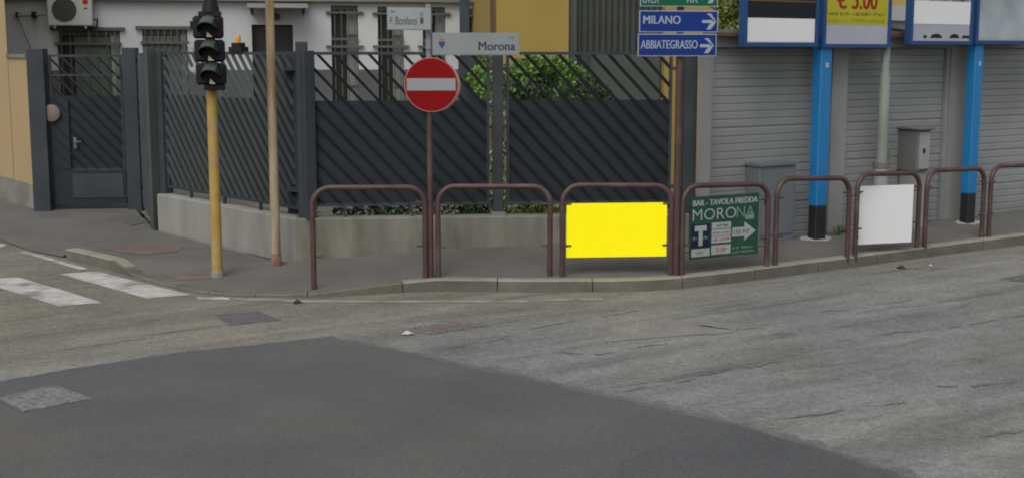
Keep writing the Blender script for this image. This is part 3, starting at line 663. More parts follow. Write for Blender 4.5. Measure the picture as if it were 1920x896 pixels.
# ------------------------------------------------------------------ railings
RAIL = [((589, 542), (798, 521), 348, 346, 'low maroon tube railing nearest the yellow traffic light pole'),
        ((822, 520), (1031, 517), 345, 345, 'maroon tube railing just right of the no entry sign pole'),
        ((1054, 518), (1257, 516), 343, 343, 'maroon tube railing holding the plain yellow board'),
        ((1278, 516), (1437, 500), 345, 339, 'maroon tube railing holding the green bar advertisement board'),
        ((1453, 498), (1588, 482), 332, 328, 'maroon tube railing in front of the black-footed first billboard pole'),
        ((1603, 480), (1719, 464), 324, 319, 'maroon tube railing holding the plain pale grey board'),
        ((1733, 463), (1840, 446), 317, 311, 'maroon tube railing in front of the second billboard pole'),
        ((1853, 445), (1958, 430), 309, 303, 'maroon tube railing cut by the right edge of the picture')]
rails = []
for (a, c, ta, tc, lab) in RAIL:
    pa, pc_ = pave(*a), pave(*c); h = (D(a[0], ta, pa.y).z - pa.z + D(c[0], tc, pc_.y).z - pc_.z) / 2 - .028
    root = thing('tube_railing', (pa + pc_) / 2, lab, 'railing', 'maroon tube railings along the kerb')
    pl = Plane(pa, pc_); L = pl.L; rad = .19; rt = .030; zt_a, zt_c = D(a[0], ta, pa.y).z - .028, D(c[0], tc, pc_.y).z - .028
    pts = [pl.P(0, pa.z - .05)]; 
    for k in range(9):
        t = R(180 - 90 * k / 8); pts.append(pl.P(rad + rad * math.cos(t), zt_a - rad + rad * math.sin(t)))
    for k in range(9):
        t = R(90 - 90 * k / 8); pts.append(pl.P(L - rad + rad * math.cos(t), zt_c - rad + rad * math.sin(t)))
    pts.append(pl.P(L, pc_.z - .05))
    b = MB(); b.tube(pts, rt, 14); b.build('bent_tube', M_maroon, root, smooth=True)
    for s_, sg in ((0, 1), (L, -1)):
        zz = pa.z if s_ == 0 else pc_.z
        for zf in (.34, .80):
            b = MB(); p = pl.P(s_ + sg * .02, zz + h * zf); b.tube([p, p + pl.u * sg * .075], .011, 8); b.build('bracket', M_maroon, root)
    rails.append((pl, pa, pc_, h))

# boards hung in the railings
def board(i, px0, px1, py0, py1, m, label, th=.012, n=.0, turn=0.0):
    rl = rails[i][0]; pl = rl.off(n); pm = (px0 + px1) / 2
    if turn:
        c_ = pl.P(pl.s_(pm, (py0 + py1) / 2), 0); pl = Plane(c_ - (Matrix.Rotation(turn, 3, 'Z') @ pl.u) * .5, c_ + (Matrix.Rotation(turn, 3, 'Z') @ pl.u) * .5)
    pq = (py0 + py1) / 2; s0, s1 = pl.s_(px0, pq), pl.s_(px1, pq); z1, z0 = pl.z_(pm, py0), pl.z_(pm, py1)
    root = thing('advertising_board', pl.P((s0 + s1) / 2, z0), label, 'sign board')
    b = MB(); b.pbox(pl, s0, s1, z0, z1, -th, 0); o = b.build('panel', m, root)
    for z in (z0 + (z1 - z0) * .12, z0 + (z1 - z0) * .88):
        for e_, se in ((rl.P(0, z), s0 + .02), (rl.P(rl.L, z), s1 - .02)):
            tab = MB(); tab.tube([e_, pl.P(se, z, -th - .008)], .007, 6); tab.build('fixing_strap', M_maroon, root)
    return root, pl, s0, s1, z0, z1, o
board(2, 1062, 1250, 381, 481.5, M_yellowboard, 'plain bright yellow rectangular board hung in a railing')
board(5, 1611, 1711, 348, 456, M_greyboard, 'plain pale grey square board hung in a railing', turn=-R(19))
# green bar board
root, pl, s0, s1, z0, z1, o = board(3, 1294, 1422, 366, 481, M_bgreen, 'green board advertising a bar with a big white arrow hung in a railing')
W_, H_ = s1 - s0, z1 - z0
def q(a, b_): return (s0 + W_ * a, z0 + H_ * b_)
def brect(a0, b0, a1, b1, m, n=.002, name='print'):
    bb = MB(); bb.pbox(pl, s0 + W_ * a0, s0 + W_ * a1, z0 + H_ * b0, z0 + H_ * b1, .0005, n); return bb.build(name, m, root, o)
def btext(t, a0, a1, b0, b1, m, bold=0.0): return text(t, pl, s0 + W_ * a0, s0 + W_ * a1, z0 + H_ * b0, z0 + H_ * b1, .004, m, root, o, bold=bold)
btext('BAR - TAVOLA FREDDA', .03, .97, .85, .945, M_bgrey, .012)
btext('MORO', .03, .66, .62, .80, M_bgrey, -.005); btext('NA', .67, .93, .62, .80, M_bfaint, -.005)
brect(.02, .185, .285, .56, M_navy)
brect(.065, .45, .235, .535, M_bgrey, .004, 'logo_bar'); brect(.122, .215, .178, .45, M_bgrey, .004, 'logo_stem')
scribble(pl, s0 + W_ * .04, s0 + W_ * .11, z0 + H_ * .31, z0 + H_ * .36, .0025, M_bfaint, root, o); scribble(pl, s0 + W_ * .19, s0 + W_ * .26, z0 + H_ * .31, z0 + H_ * .36, .0025, M_bfaint, root, o)
brect(.025, .04, .285, .165, M_bgrey); scribble(pl, s0 + W_ * .09, s0 + W_ * .23, z0 + H_ * .065, z0 + H_ * .13, .0025, M_olive, root, o)
for k, (b0, b1, mm) in enumerate(((.465, .565, M_text), (.345, .455, M_brick), (.235, .338, M_brick), (.05, .2, M_brick))):
    brect(.31, b0, .59, b1, M_bgrey); scribble(pl, s0 + W_ * (.38 if k in (0, 3) else .335), s0 + W_ * (.56 if k in (0, 3) else .575), z0 + H_ * (b0 + .03), z0 + H_ * (b1 - .03), .0025, mm, root, o)
poly(pl, [q(.61, .31), q(.79, .31), q(.79, .235), q(.96, .385), q(.79, .545), q(.79, .46), q(.61, .46)], .0005, M_bgrey, root, o, 'arrow')
btext('150 MT', .635, .87, .345, .42, M_text)
scribble(pl, s0 + W_ * .62, s0 + W_ * .93, z0 + H_ * .11, z0 + H_ * .15, .0025, M_bfaint, root, o); scribble(pl, s0 + W_ * .62, s0 + W_ * .96, z0 + H_ * .04, z0 + H_ * .08, .0025, M_bfaint, root, o)
brect(.8, .58, .93, .66, M_bfaint)

# ------------------------------------------------------------------ garage row
GT = 2.74
def wall_open(pl, s0, s1, z0, z1, ops, th):
    b = MB(); xs = sorted({s0, s1, *[o[0] for o in ops], *[o[1] for o in ops]}); zs = sorted({z0, z1, *[o[2] for o in ops], *[o[3] for o in ops]})
    for i in range(len(xs) - 1):
        for j in range(len(zs) - 1):
            a0, a1, b0, b1 = xs[i], xs[i + 1], zs[j], zs[j + 1]
            if any(o[0] <= a0 + 1e-6 and o[1] >= a1 - 1e-6 and o[2] <= b0 + 1e-6 and o[3] >= b1 - 1e-6 for o in ops): continue
            b.quad(pl.P(a0, b0, 0), pl.P(a1, b0, 0), pl.P(a1, b1, 0), pl.P(a0, b1, 0))
    for (a0, a1, b0, b1) in ops:
        b.quad(pl.P(a0, b0, 0), pl.P(a0, b1, 0), pl.P(a0, b1, -th), pl.P(a0, b0, -th)); b.quad(pl.P(a1, b0, 0), pl.P(a1, b0, -th), pl.P(a1, b1, -th), pl.P(a1, b1, 0))
        b.quad(pl.P(a0, b1, 0), pl.P(a1, b1, 0), pl.P(a1, b1, -th), pl.P(a0, b1, -th)); b.quad(pl.P(a0, b0, 0), pl.P(a0, b0, -th), pl.P(a1, b0, -th), pl.P(a1, b0, 0))
    return b
def shell(b, pl, s0, s1, z0, z1, depth):   # sides, back
    b.quad(pl.P(s0, z0, 0), pl.P(s0, z1, 0), pl.P(s0, z1, -depth), pl.P(s0, z0, -depth)); b.quad(pl.P(s1, z0, 0), pl.P(s1, z0, -depth), pl.P(s1, z1, -depth), pl.P(s1, z1, 0))
    b.quad(pl.P(s0, z0, -depth), pl.P(s0, z1, -depth), pl.P(s1, z1, -depth), pl.P(s1, z0, -depth)); return b
ga = thing('garage_row', PG.P(4, .2), 'low grey row of lock-up garages with ribbed metal shutters behind the billboards', 'garage')
gsx = PG.s_; GL = gsx(1920) + 9
spans = [(gsx(1336), gsx(1563)), (gsx(1591), gsx(1785)), (gsx(1832), gsx(1832) + 2.9), (gsx(1832) + 3.3, gsx(1832) + 6.2)]
b = wall_open(PG, 0, GL, .05, GT, [(a, c, .05, 2.60) for a, c in spans], .16)
gbk = PG.P(0, 0) + Vector((1.0, 5.2, 0)); gdp = -(gbk - PG.p0).dot(PG.n); gss = (gbk - PG.p0).dot(PG.u)     # the left end runs straight back from the street
b.quad(PG.P(0, .05), PG.P(0, GT), PG.P(gss, GT, -gdp), PG.P(gss, .05, -gdp)); b.quad(PG.P(gss, .05, -gdp), PG.P(gss, GT, -gdp), PG.P(GL, GT, -gdp), PG.P(GL, .05, -gdp)); b.quad(PG.P(GL, .05), PG.P(GL, GT), PG.P(GL, GT, -gdp), PG.P(GL, .05, -gdp))
b.build('wall', M_gar, ga)
b = MB(); rr_ = [PG.P(-.02, GT, .07), PG.P(GL, GT, .07), PG.P(GL, GT, -gdp), PG.P(gss, GT, -gdp)]; b.hexa(rr_, [p + Vector((0, 0, .07)) for p in rr_]); b.build('roof', mat('garage_roof', (.14, .13, .12), .9), ga)
b = MB(); b.pbox(PG, -.02, GL, GT - .01, GT + .03, .072, .11); b.build('gutter', M_brown, ga)
SH = .094
for a, c in spans:
    b = MB(); b.pbox(PG, a, c, .14, 2.62, -.13, -.10); sh = b.build('shutter', M_shut, ga)
    z = .19; first = None; k = 0
    while z < 2.59:
        if first is None:
            b = MB(); pr = [(0.0, -.099), (.001, -.093), (.010, -.088), (SH - .012, -.088), (SH - .003, -.093), (SH - .002, -.099)]
            b.hexa([PG.P(a + .004, z + zz, nn) for zz, nn in pr], [PG.P(c - .004, z + zz, nn) for zz, nn in pr]); first = b.build('slat', M_shut, ga, sh)
        else:
            copyobj(first, sh, (0, 0, (z - .19)))
        k += 1; z += SH + (.014 if k % 5 == 0 else 0.0)
    b = MB(); b.pbox(PG, a, c, .02, .185, -.10, -.06); b.build('bottom_rail', M_box, ga, sh)
    for e in (a, c - .05):
        b = MB(); b.pbox(PG, e, e + .05, .1, 2.6, -.08, -.03); b.build('guide_rail', M_shut, ga, sh)
# cabinet, meter box, lamp pole
cab = thing('utility_cabinet', PG.P(gsx(1470), .25, .2), 'blue-grey metal utility cabinet against the first garage shutter', 'cabinet')
PC = PG.off(.16); c0, c1, cz0, cz1 = PC.s_(1431), PC.s_(1500), padz(*PC.P(PC.s_(1465), 0).xy) - .01, PC.z_(1465, 310)
b = MB(); b.pbox(PC, c0, c1, cz0, cz1, -.24, 0); cb = b.build('body', M_cab, cab, bevel=.01)
b = MB(); b.pbox(PC, c0 - .02, c1 + .02, cz1, cz1 + .03, -.25, .03); b.build('lid', M_cab, cab)
b = MB(); b.pbox(PC, c0 + .04, c1 - .04, cz0 + .1, cz1 - .05, .0, .012); d_ = b.build('door', M_cab, cab, bevel=.004)
b = MB(); b.pbox(PC, c0 + .08, c0 + .11, (cz0 + cz1) / 2, (cz0 + cz1) / 2 + .12, .012, .03); b.build('handle', M_pblack, cab, d_)
PM = PG.off(.10)
mx0, mx1 = PM.s_(1712), PM.s_(1737); mz0, mz1 = PM.z_(1720, 319), PM.z_(1720, 243)
mbx = thing('meter_box', PM.P((mx0 + mx1) / 2, .25, 0), 'grey lidded meter box on a pedestal against the second garage shutter', 'meter box')
b = MB(); b.pbox(PM, mx0, mx1, mz0, mz1, -.19, .14); b.build('body', M_box, mbx, bevel=.008)
b = MB(); b.pbox(PM, mx0 - .03, mx1 + .03, mz1, mz1 + .035, -.2, .19); b.build('lid', M_box, mbx, bevel=.008)
b = MB(); b.pbox(PM, mx0 + .03, mx1 - .03, mz0 + .03, mz1 - .03, .14, .152); d_ = b.build('door', M_boxl, mbx)
b = MB(); b.pbox(PM, mx0 + .1, mx0 + .13, (mz0 + mz1) / 2 - .03, (mz0 + mz1) / 2 + .03, .153, .17); b.build('lock', M_pblack, mbx, d_)
b = MB(); b.pbox(PM, mx0 + .02, mx1 - .02, .1, mz0, -.15, .10); b.build('pedestal', M_gar, mbx)
PP = PG.off(.22); pb = PP.P(PP.s_(1661), .2); pb.z = padz(pb.x, pb.y)
lp = thing('lamp_pole', pb, 'pale grey-green steel pole between the two billboards', 'pole')
zc = PP.z_(1661, 308)
b = MB(); b.tube([pb + Vector((0, 0, -.05)), Vector((pb.x, pb.y, zc))], .098, 20); b.build('base_tube', M_boxl, lp, smooth=True)
b = MB(); b.tube([Vector((pb.x, pb.y, zc - .04)), Vector((pb.x, pb.y, zc + .03))], .108, 20); b.build('collar', M_box, lp, smooth=True)
b = MB(); b.tube([Vector((pb.x, pb.y, zc)), Vector((pb.x, pb.y, PP.z_(1661, 140))), Vector((pb.x, pb.y, PP.z_(1661, 136))), Vector((pb.x, pb.y, 7))], [.075, .07, .055, .042], 20); b.build('shaft', M_pipe, lp, smooth=True)
b = MB(); b.pbox(PP, PP.s_(1661) + .05, PP.s_(1661) + .11, zc + .06, zc + .2, -.05, .06); b.build('junction_box', M_box, lp)

# ------------------------------------------------------------------ billboards
def billboard(pxp, pyb, wpx, blk, label):
    p = pave(pxp, pyb); root = thing('billboard', p, label, 'billboard', 'billboards on blue poles')
    pl = Plane(p, p + PG.u); hw = wpx / F * p.y / 2 * .92
    zb = pl.z_(pxp, blk); zt = pl.z_(pxp, 86)
    b = MB(); b.pbox(pl, -hw, hw, zb, 4.3, -.07, .07); b.build('pole', M_blue, root, bevel=.01)
    b = MB(); b.pbox(pl, -hw * .96, hw * .96, p.z - .05, zb, -.067, .067); b.build('pole_foot', M_pblack, root, bevel=.01)
    m_ = MB(); pts = []
    for k in range(18):
        t = 2 * math.pi * k / 18; r = random.uniform(.7, 1.15); pts.append(pl.P(math.cos(t) * .27 * r, 0, math.sin(t) * .15 * r))
    pts = [Vector((v.x, v.y, padz(v.x, v.y) + .006)) for v in pts]; m_.quad(*pts); m_.build('mortar_footing', M_foot, root)
    b = MB(); b.pbox(pl, -hw * .2, hw * .4, zt - .27, zt - .21, .071, .073); b.build('sticker', M_bbwhite, root)
    return root, pl
def bpanel(root, pl, px0, px1, pyb, label):
    pf = pl.off(.10); s0, s1, z0, z1 = pf.s_(px0), pf.s_(px1), pf.z_((px0 + px1) / 2, pyb), 4.1
    e = .045; b = MB(); b.pbox(pf, s0, s1, z0, z0 + e, -.08, .02); b.pbox(pf, s0, s1, z1 - e, z1, -.08, .02); b.pbox(pf, s0, s0 + e, z0 + e, z1 - e, -.08, .02); b.pbox(pf, s1 - e, s1, z0 + e, z1 - e, -.08, .02)
    fo = b.build('display_frame', M_blued, root); fo['label'] = label
    b = MB(); b.pbox(pf, s0 + e, s1 - e, z0 + e, z1 - e, -.06, -.0); b.build('display_back', M_bbwhite, root, fo)
    return fo, pf, s0 + e, s1 - e, z0 + e, z1 - e
bb1, pl1 = billboard(1531, 447, 32, 386, 'blue twin-panel billboard with yellow price poster and dark poster')
fo, pf, s0, s1, z0, z1 = bpanel(bb1, pl1, 1393, 1531, 88, 'dark poster with plain pale grey lower strip')
zk = pf.z_(1465, 35)
b = MB(); b.pbox(pf, s0 + .002, s1 - .002, z0 + .01, zk, .0, .003); b.build('pale_strip', M_greyboard, bb1, fo)
b = MB(); b.pbox(pf, s0 + .002, s1 - .002, zk + .001, z1, .0, .002); b.build('dark_print', M_bbblk, bb1, fo)
b = MB(); b.pbox(pf, s0 + .002, s1 - .002, pf.z_(1465, 4), pf.z_(1465, 1.2), .002, .003); b.build('brown_line', M_brown, bb1, fo)
fo, pf, s0, s1, z0, z1 = bpanel(bb1, pl1, 1541, 1667, 90, 'yellow poster priced in red')
zk = pf.z_(1600, 47)
b = MB(); b.pbox(pf, s0 + .015, s1 - .015, zk, z1, .0, .002); b.build('yellow_print', M_bbyel, bb1, fo)
text('€ 5.00', pf, pf.s_(1566), pf.s_(1640), pf.z_(1600, 18), pf.z_(1600, -22), .004, M_bbred, bb1, fo, bold=.03)
scribble(pf, pf.s_(1551), pf.s_(1657), pf.z_(1600, 30.5), pf.z_(1600, 23.5), .0025, M_olive, bb1, fo)
scribble(pf, pf.s_(1551), pf.s_(1657), pf.z_(1600, 43.5), pf.z_(1600, 35.5), .0025, flat('poster_pale_olive', (.22, .21, .015)), bb1, fo)
bb2, pl2 = billboard(1813, 417, 26, 363, 'blue twin-panel billboard with pale posters nearest the right edge')
fo, pf, s0, s1, z0, z1 = bpanel(bb2, pl2, 1704, 1820, 84, 'pale poster with a row of black dome shapes')
zk = pf.z_(1760, 46)
b = MB(); b.pbox(pf, s0 + .002, s1 - .002, zk, pf.z_(1760, 3), .0, .003); b.build('pale_strip', M_greyboard, bb2, fo)
scribble(pf, s0 + .3, s1 - .02, pf.z_(1760, 2.4), pf.z_(1760, -6), .002, M_bbblk, bb2, fo)
for pxc, hw in ((1733, 3.5), (1754, 11), (1788, 9), (1807, 5), (1813, 3)):
    c = pf.s_(pxc); r = abs(pf.s_(pxc + hw) - c); zb_ = pf.z_(1760, 72); hh = abs(pf.z_(1760, 64) - zb_) * (.7 if hw < 6 else 1)
    poly(pf, [(c + r * math.cos(R(t)), zb_ + hh * math.sin(R(t))) for t in range(0, 181, 15)], .0005, M_bbblk, bb2, fo, 'black_dome')
fo, pf, s0, s1, z0, z1 = bpanel(bb2, pl2, 1827, 1952, 83, 'pale blurred grey-blue poster')
b = MB(); b.pbox(pf, s0 + .002, s1 - .002, z0 + .02, z1, .0, .002); b.build('grey_blue_print', M_blur, bb2, fo)

# ------------------------------------------------------------------ left boundary wall and peach house
PW = Plane(G(0, 369, .13), G(60, 389, .13)); wsx = PW.s_
wz = PW.z_
bw = thing('boundary_wall', PW.P(wsx(35), .1), 'peach rendered boundary wall with grey plinth left of the gate', 'wall')
b = MB(); b.pbox(PW, wsx(14) - .06, wsx(50), .0, wz(35, 109), -.12, 0); b.build('wall', M_or, bw)
b = MB(); b.pbox(PW, wsx(14) - .05, wsx(50) + .005, -.02, .5, .001, .02); b.build('plinth', M_plinth, bw)
b = MB(); b.pbox(PW, wsx(14), wsx(50), wz(35, 109), wz(35, 102), -.14, .03); b.build('coping', M_conc, bw)
PO = PW
ph = thing('peach_house', PW.P(wsx(-100), .1), 'peach rendered house at the left edge of the picture', 'house')
e = wsx(14)
b = MB(); fp = [PO.P(e - 7, 0, .006), PO.P(e, 0, .006), PO.P(e, 0, .006) + Vector((-2.7, 6, 0)), PO.P(e - 7, 0, .006) + Vector((-2.7, 6, 0))]
b.hexa(fp, [p + Vector((0, 0, 6)) for p in fp]); b.build('wall', M_or, ph)
b = MB(); b.pbox(PO, e - 7, e - .052, -.02, .5, .007, .02); b.build('plinth', M_plinth, ph)
b = MB(); b.hexa([p + Vector((0, 0, 6)) for p in fp], [p + Vector((0, 0, 6.2)) for p in fp]); b.build('roof', M_tile, ph)

# ------------------------------------------------------------------ white house
PWH = Plane(D(0, 97, 23.6), D(930, 97, 25.2)); hx = PWH.s_; hz = PWH.z_
wh = thing('white_house', PWH.P(hx(450), .1), 'white rendered single-storey house with tall narrow barred windows behind the fence', 'house')
Z0, Z1 = .1, hz(600, 4)
door = (hx(473), hx(550), .3, hz(510, 47)); win = []
for x0, x1, t in ((622, 672, 11), (709, 757, 13), (793, 835, 14), (872, 916, 17)): win.append((hx(x0), hx(x1), .5, hz((x0 + x1) / 2, t)))
fr = [(hx(108), hx(226), .3, hz(160, 55)), (hx(268), hx(352), .3, hz(310, 53))]
HS0, HS1 = hx(-60), hx(936)
b = wall_open(PWH, HS0, HS1, Z0, Z1, [door] + win + fr, .18); shell(b, PWH, HS0, HS1, Z0, Z1, 7); b.build('wall', M_wh, wh)
segs = sorted([door] + win + fr); x = HS0
for o_ in segs + [(HS1, HS1, 0, 0)]:
    if o_[0] - x > .05:
        b = MB(); b.pbox(PWH, x, o_[0], Z0, hz(700, 131), .001, .03); b.build('plinth', M_plg, wh)
    x = o_[1]
b = MB(); b.pbox(PWH, HS0 - .3, HS1, Z1, Z1 + .12, -7.3, .16); b.build('eave', M_eave, wh)
b = MB(); b.hexa([PWH.P(HS0 - .3, Z1 + .121, .19), PWH.P(HS1, Z1 + .121, .19), PWH.P(HS1, Z1 + .121, -7.3), PWH.P(HS0 - .3, Z1 + .121, -7.3)], [PWH.P(HS0 - .3, Z1 + 1.4, -3.3), PWH.P(HS1, Z1 + 1.4, -3.3), PWH.P(HS1, Z1 + 1.4, -3.5), PWH.P(HS0 - .3, Z1 + 1.4, -3.5)]); b.build('roof', M_tile, wh)
for (a, c, z0, z1) in win:
    b = MB(); b.pbox(PWH, a, c, z0, z1, -.2, -.17); wo_ = b.build('window', M_dark, wh)
    m_ = a + (c - a) * .58
    b = MB(); b.pbox(PWH, m_, c - .01, z0, z1 - .06, -.12, -.07); b.build('shutter_leaf', M_olvl, wh, wo_)
    for k in range(3):
        b = MB(); zz = z0 + (z1 - z0) * (.15 + .33 * k); b.pbox(PWH, m_ + .01, c - .02, zz - .025, zz + .025, -.069, -.055); b.build('leaf_rail', M_olv, wh, wo_)
    b = MB(); b.pbox(PWH, a, c, z1 - .08, z1, -.15, -.02); b.build('shutter_box', M_olv, wh, wo_)
    b = MB()
    for zz in (z1 - .13, z1 - .62, hz(700, 88), .9):
        e_ = .1 if zz in (z1 - .13, hz(700, 88)) else -.0
        b.pbox(PWH, a - e_, c + e_, zz - .022, zz + .022, .03, .07)
    for k in range(4):
        sx_ = a + (c - a) * (k + .5) / 4; b.pbox(PWH, sx_ - .009, sx_ + .009, z0 + .3, z1 - .05, .04, .058)
    b.build('grille', M_olv, wh, wo_)
a, c, z0, z1 = door
b = MB(); b.pbox(PWH, a, c, z0, z1, -.2, -.17); do = b.build('door', M_dark, wh)
b = MB(); b.pbox(PWH, (a + c) / 2 - .02, (a + c) / 2 + .02, z0, z1, -.169, -.15); b.build('door_mullion', flat('black_frame', (.02, .02, .022)), wh, do)
for (a, c, z0, z1), sp in zip(fr, ((.27, .83), (.0, .84))):
    b = MB(); b.pbox(PWH, a, c, z0, z1, -.2, -.17); wo_ = b.build('french_window', M_dark, wh)
    b = MB(); b.pbox(PWH, a + (c - a) * sp[0], a + (c - a) * sp[1], z0, z1 - .14, -.05, .01); b.build('shutter_leaf', M_olv, wh, wo_)
    b = MB(); b.pbox(PWH, a, c, z1 - .12, z1, -.16, -.04); b.build('shutter_box', M_olv, wh, wo_)
    b = MB(); b.pbox(PWH, c - (c - a) * .16, c - .02, z0, z1 - .12, -.1, -.04); b.build('pale_leaf', M_olvl, wh, wo_)
    b = MB(); b.pbox(PWH, a - .11, c + .1, z1 - .03, z1 + .03, .03, .07); b.pbox(PWH, a - .03, c + .03, z1 - .29, z1 - .24, .03, .07)
    for k in range(7):
        sx_ = a + (c - a) * (k + .5) / 7; b.pbox(PWH, sx_ - .009, sx_ + .009, z0, z1, .04, .058)
    b.build('grille', M_olv, wh, wo_)
# door canopy and lamp
b = MB(); ca, cb_ = hx(466), hx(578); zc_ = hz(520, 20); 
b.hexa([PWH.P(ca, zc_ + .12, .0), PWH.P(cb_, zc_ + .12, .0), PWH.P(cb_, zc_ + .02, .75), PWH.P(ca, zc_ + .02, .75)], [PWH.P(ca, zc_ + .145, .0), PWH.P(cb_, zc_ + .145, .0), PWH.P(cb_, zc_ + .045, .75), PWH.P(ca, zc_ + .045, .75)])
cn = b.build('door_canopy', flat('smoked_acrylic', (.20, .21, .21), .25), wh)
for s_ in (ca + .03, cb_ - .12):
    b = MB(); b.tube([PWH.P(s_ + .05, zc_ + .02, .7), PWH.P(s_ + .05, zc_ - .06, .02), PWH.P(s_ + .05, zc_ + .1, .02)], .022, 8); b.build('canopy_bracket', M_black, wh, cn)
b = MB(); p = PWH.P(hx(520), hz(520, 33), .06); b.tube([p - PWH.n * .06, p + PWH.n * .02, p + PWH.n * .05], [.04, .07, .03], 12); b.build('wall_lamp', M_brown, wh, smooth=True)
# AC unit (hangs on the house wall)
PA = PWH.off(.33); a0, a1, az0, az1 = PA.s_(92), PA.s_(176), PA.z_(135, 49), PA.z_(135, -14)
ac = thing('air_conditioner', PA.P((a0 + a1) / 2, az0), 'cream air conditioner outdoor unit high on the white house wall', 'air conditioner')
b = MB(); b.pbox(PA, a0, a1, az0, az1, -.28, 0); b.build('case', M_ac, ac, bevel=.015)
fc = PA.s_(124); fz = PA.z_(124, 19); fr_ = PA.s_(147) - fc
fo = disc(PA, fc, fz, fr_, .001, .012, 32).build('fan_opening', flat('fan_dark', (.045, .05, .042)), ac)
for k in range(1, 5):
    pts = [PA.P(fc + fr_ * k / 4.2 * math.cos(2 * math.pi * j / 24), fz + fr_ * k / 4.2 * math.sin(2 * math.pi * j / 24), .018) for j in range(25)]
    b = MB(); b.tube(pts, .006, 5, cap=False); b.build('fan_guard_ring', M_gmat, ac, fo)
disc(PA, PA.s_(164), PA.z_(164, 4), .05, .001, .004, 20).build('red_emblem', flat('emblem_red', (.35, .02, .02)), ac)
b = MB(); b.pbox(PA, PA.s_(161), PA.s_(167), PA.z_(164, 18), PA.z_(164, 15), .001, .004); b.build('small_print', M_text, ac)
b = MB(); b.tube([PA.P(a1 + .0, az0 + .1, -.1), PA.P(a1 + .07, az0 + .13, -.1), PA.P(a1 + .06, az0 - .02, -.12), PA.P(a1 - .1, az0 - .04, -.2)], .018, 8); b.build('hose', M_black, ac)
for s_ in (a0 + .12, a1 - .12):
    b = MB(); b.pbox(PA, s_ - .02, s_ + .02, az0 - .045, az0, -.33, .02); b.pbox(PA, s_ - .02, s_ + .02, az0 - .3, az0 - .045, -.33, -.29); b.build('wall_bracket', M_galv, ac)
# aerial bracket with cable left of AC
PB = PWH.off(.05)
br = thing('cable_bracket', PB.P(PB.s_(60), PB.z_(60, 30)), 'thin wall bracket with a drooping cable left of the air conditioner', 'bracket')
b = MB(); b.tube([PB.P(PB.s_(37), PB.z_(37, 30), .1), PB.P(PB.s_(68), PB.z_(68, 29), .1), PB.P(PB.s_(91), PB.z_(91, 27), .1)], .025, 8); b.build('arm', M_galv, br)
b = MB(); b.pbox(PB, PB.s_(65), PB.s_(73), PB.z_(69, 35), PB.z_(69, 23), .0, .16); b.build('insulator', M_black, br)
b = MB(); b.pbox(PB, PB.s_(35), PB.s_(39), PB.z_(37, 33), PB.z_(37, 24), -.05, .14); b.build('end_clamp', M_black, br)
b = MB(); b.tube([PB.P(PB.s_(39), PB.z_(39, 32), .1), PB.P(PB.s_(48), PB.z_(48, 58), .12), PB.P(PB.s_(61), PB.z_(61, 95), .12)], .009, 6); b.build('cable', M_plg, br)

# dark post in the yard
yp = D(870, 97, 18.5)
ypo = thing('yard_post', (yp.x, yp.y, .1), 'tall dark grey steel post in the yard behind the no entry sign', 'post')
PY = Plane(D(862, 97, 18.5), D(880, 97, 18.5))
b = MB(); b.pbox(PY, 0, PY.L, .08, 5.2, -.13, 0); b.build('shaft', M_fence, ypo, bevel=.006)
b = MB(); b.pbox(PY, -.02, PY.L + .1, .08, PY.z_(870, 105), -.10, .02); b.build('sleeve', M_fence, ypo)

# ------------------------------------------------------------------ ochre house
PYH = Plane(D(930, 97, 22.6), D(1700, 97, 24.0)); ox = PYH.s_; oz = PYH.z_
yh = thing('ochre_house', PYH.P(ox(1150), .1), 'ochre rendered house with tall dark green shuttered opening behind the fence', 'house')
op = [(ox(1066), ox(1246), .25, 4.4)]
b = wall_open(PYH, 0, PYH.L + 2, .1, 5.6, op, .2); shell(b, PYH, 0, PYH.L + 2, .1, 5.6, 7); b.build('wall', M_ye, yh)
b = MB(); b.pbox(PYH, -.3, PYH.L + 2.3, 5.6, 5.8, -7.3, .5); b.build('roof', M_tile, yh)
b = MB(); b.pbox(PYH, -.05, -.002, .1, 5.5, -.3, .01); b.build('edge_shadow_strip', M_brown, yh)  # brown strip standing in for the shadow along this edge
a, c, z0, z1 = op[0]
b = MB(); b.pbox(PYH, a, c, z0, z1, -.24, -.2); dr = b.build('green_shutter', M_grn, yh)
nsl = 14
for k in range(nsl):
    x0 = a + .2 + (c - a - .2) * k / nsl; x1 = x0 + (c - a - .2) / nsl - .012
    b = MB(); b.hexa([PYH.P(x0, oz(1150, 99), -.199), PYH.P((x0 + x1) / 2, oz(1150, 99), -.16), PYH.P(x1, oz(1150, 99), -.199)], [PYH.P(x0, z1, -.199), PYH.P((x0 + x1) / 2, z1, -.16), PYH.P(x1, z1, -.199)]); b.build('slat', M_grn, yh, dr)
b = MB(); b.pbox(PYH, a + .02, a + .17, z0, z1 - .02, -.199, -.12); b.build('frame_post', M_grnp, yh, dr)
b = MB(); b.pbox(PYH, a + .35, c - .03, z0, oz(1150, 101), -.199, -.14); b.build('lower_panel', M_grnp, yh, dr)
b = MB(); b.pbox(PYH, ox(1092), ox(1106), z0, oz(1150, 98), -.139, -.08); b.build('dark_upright', M_grn, yh, dr)
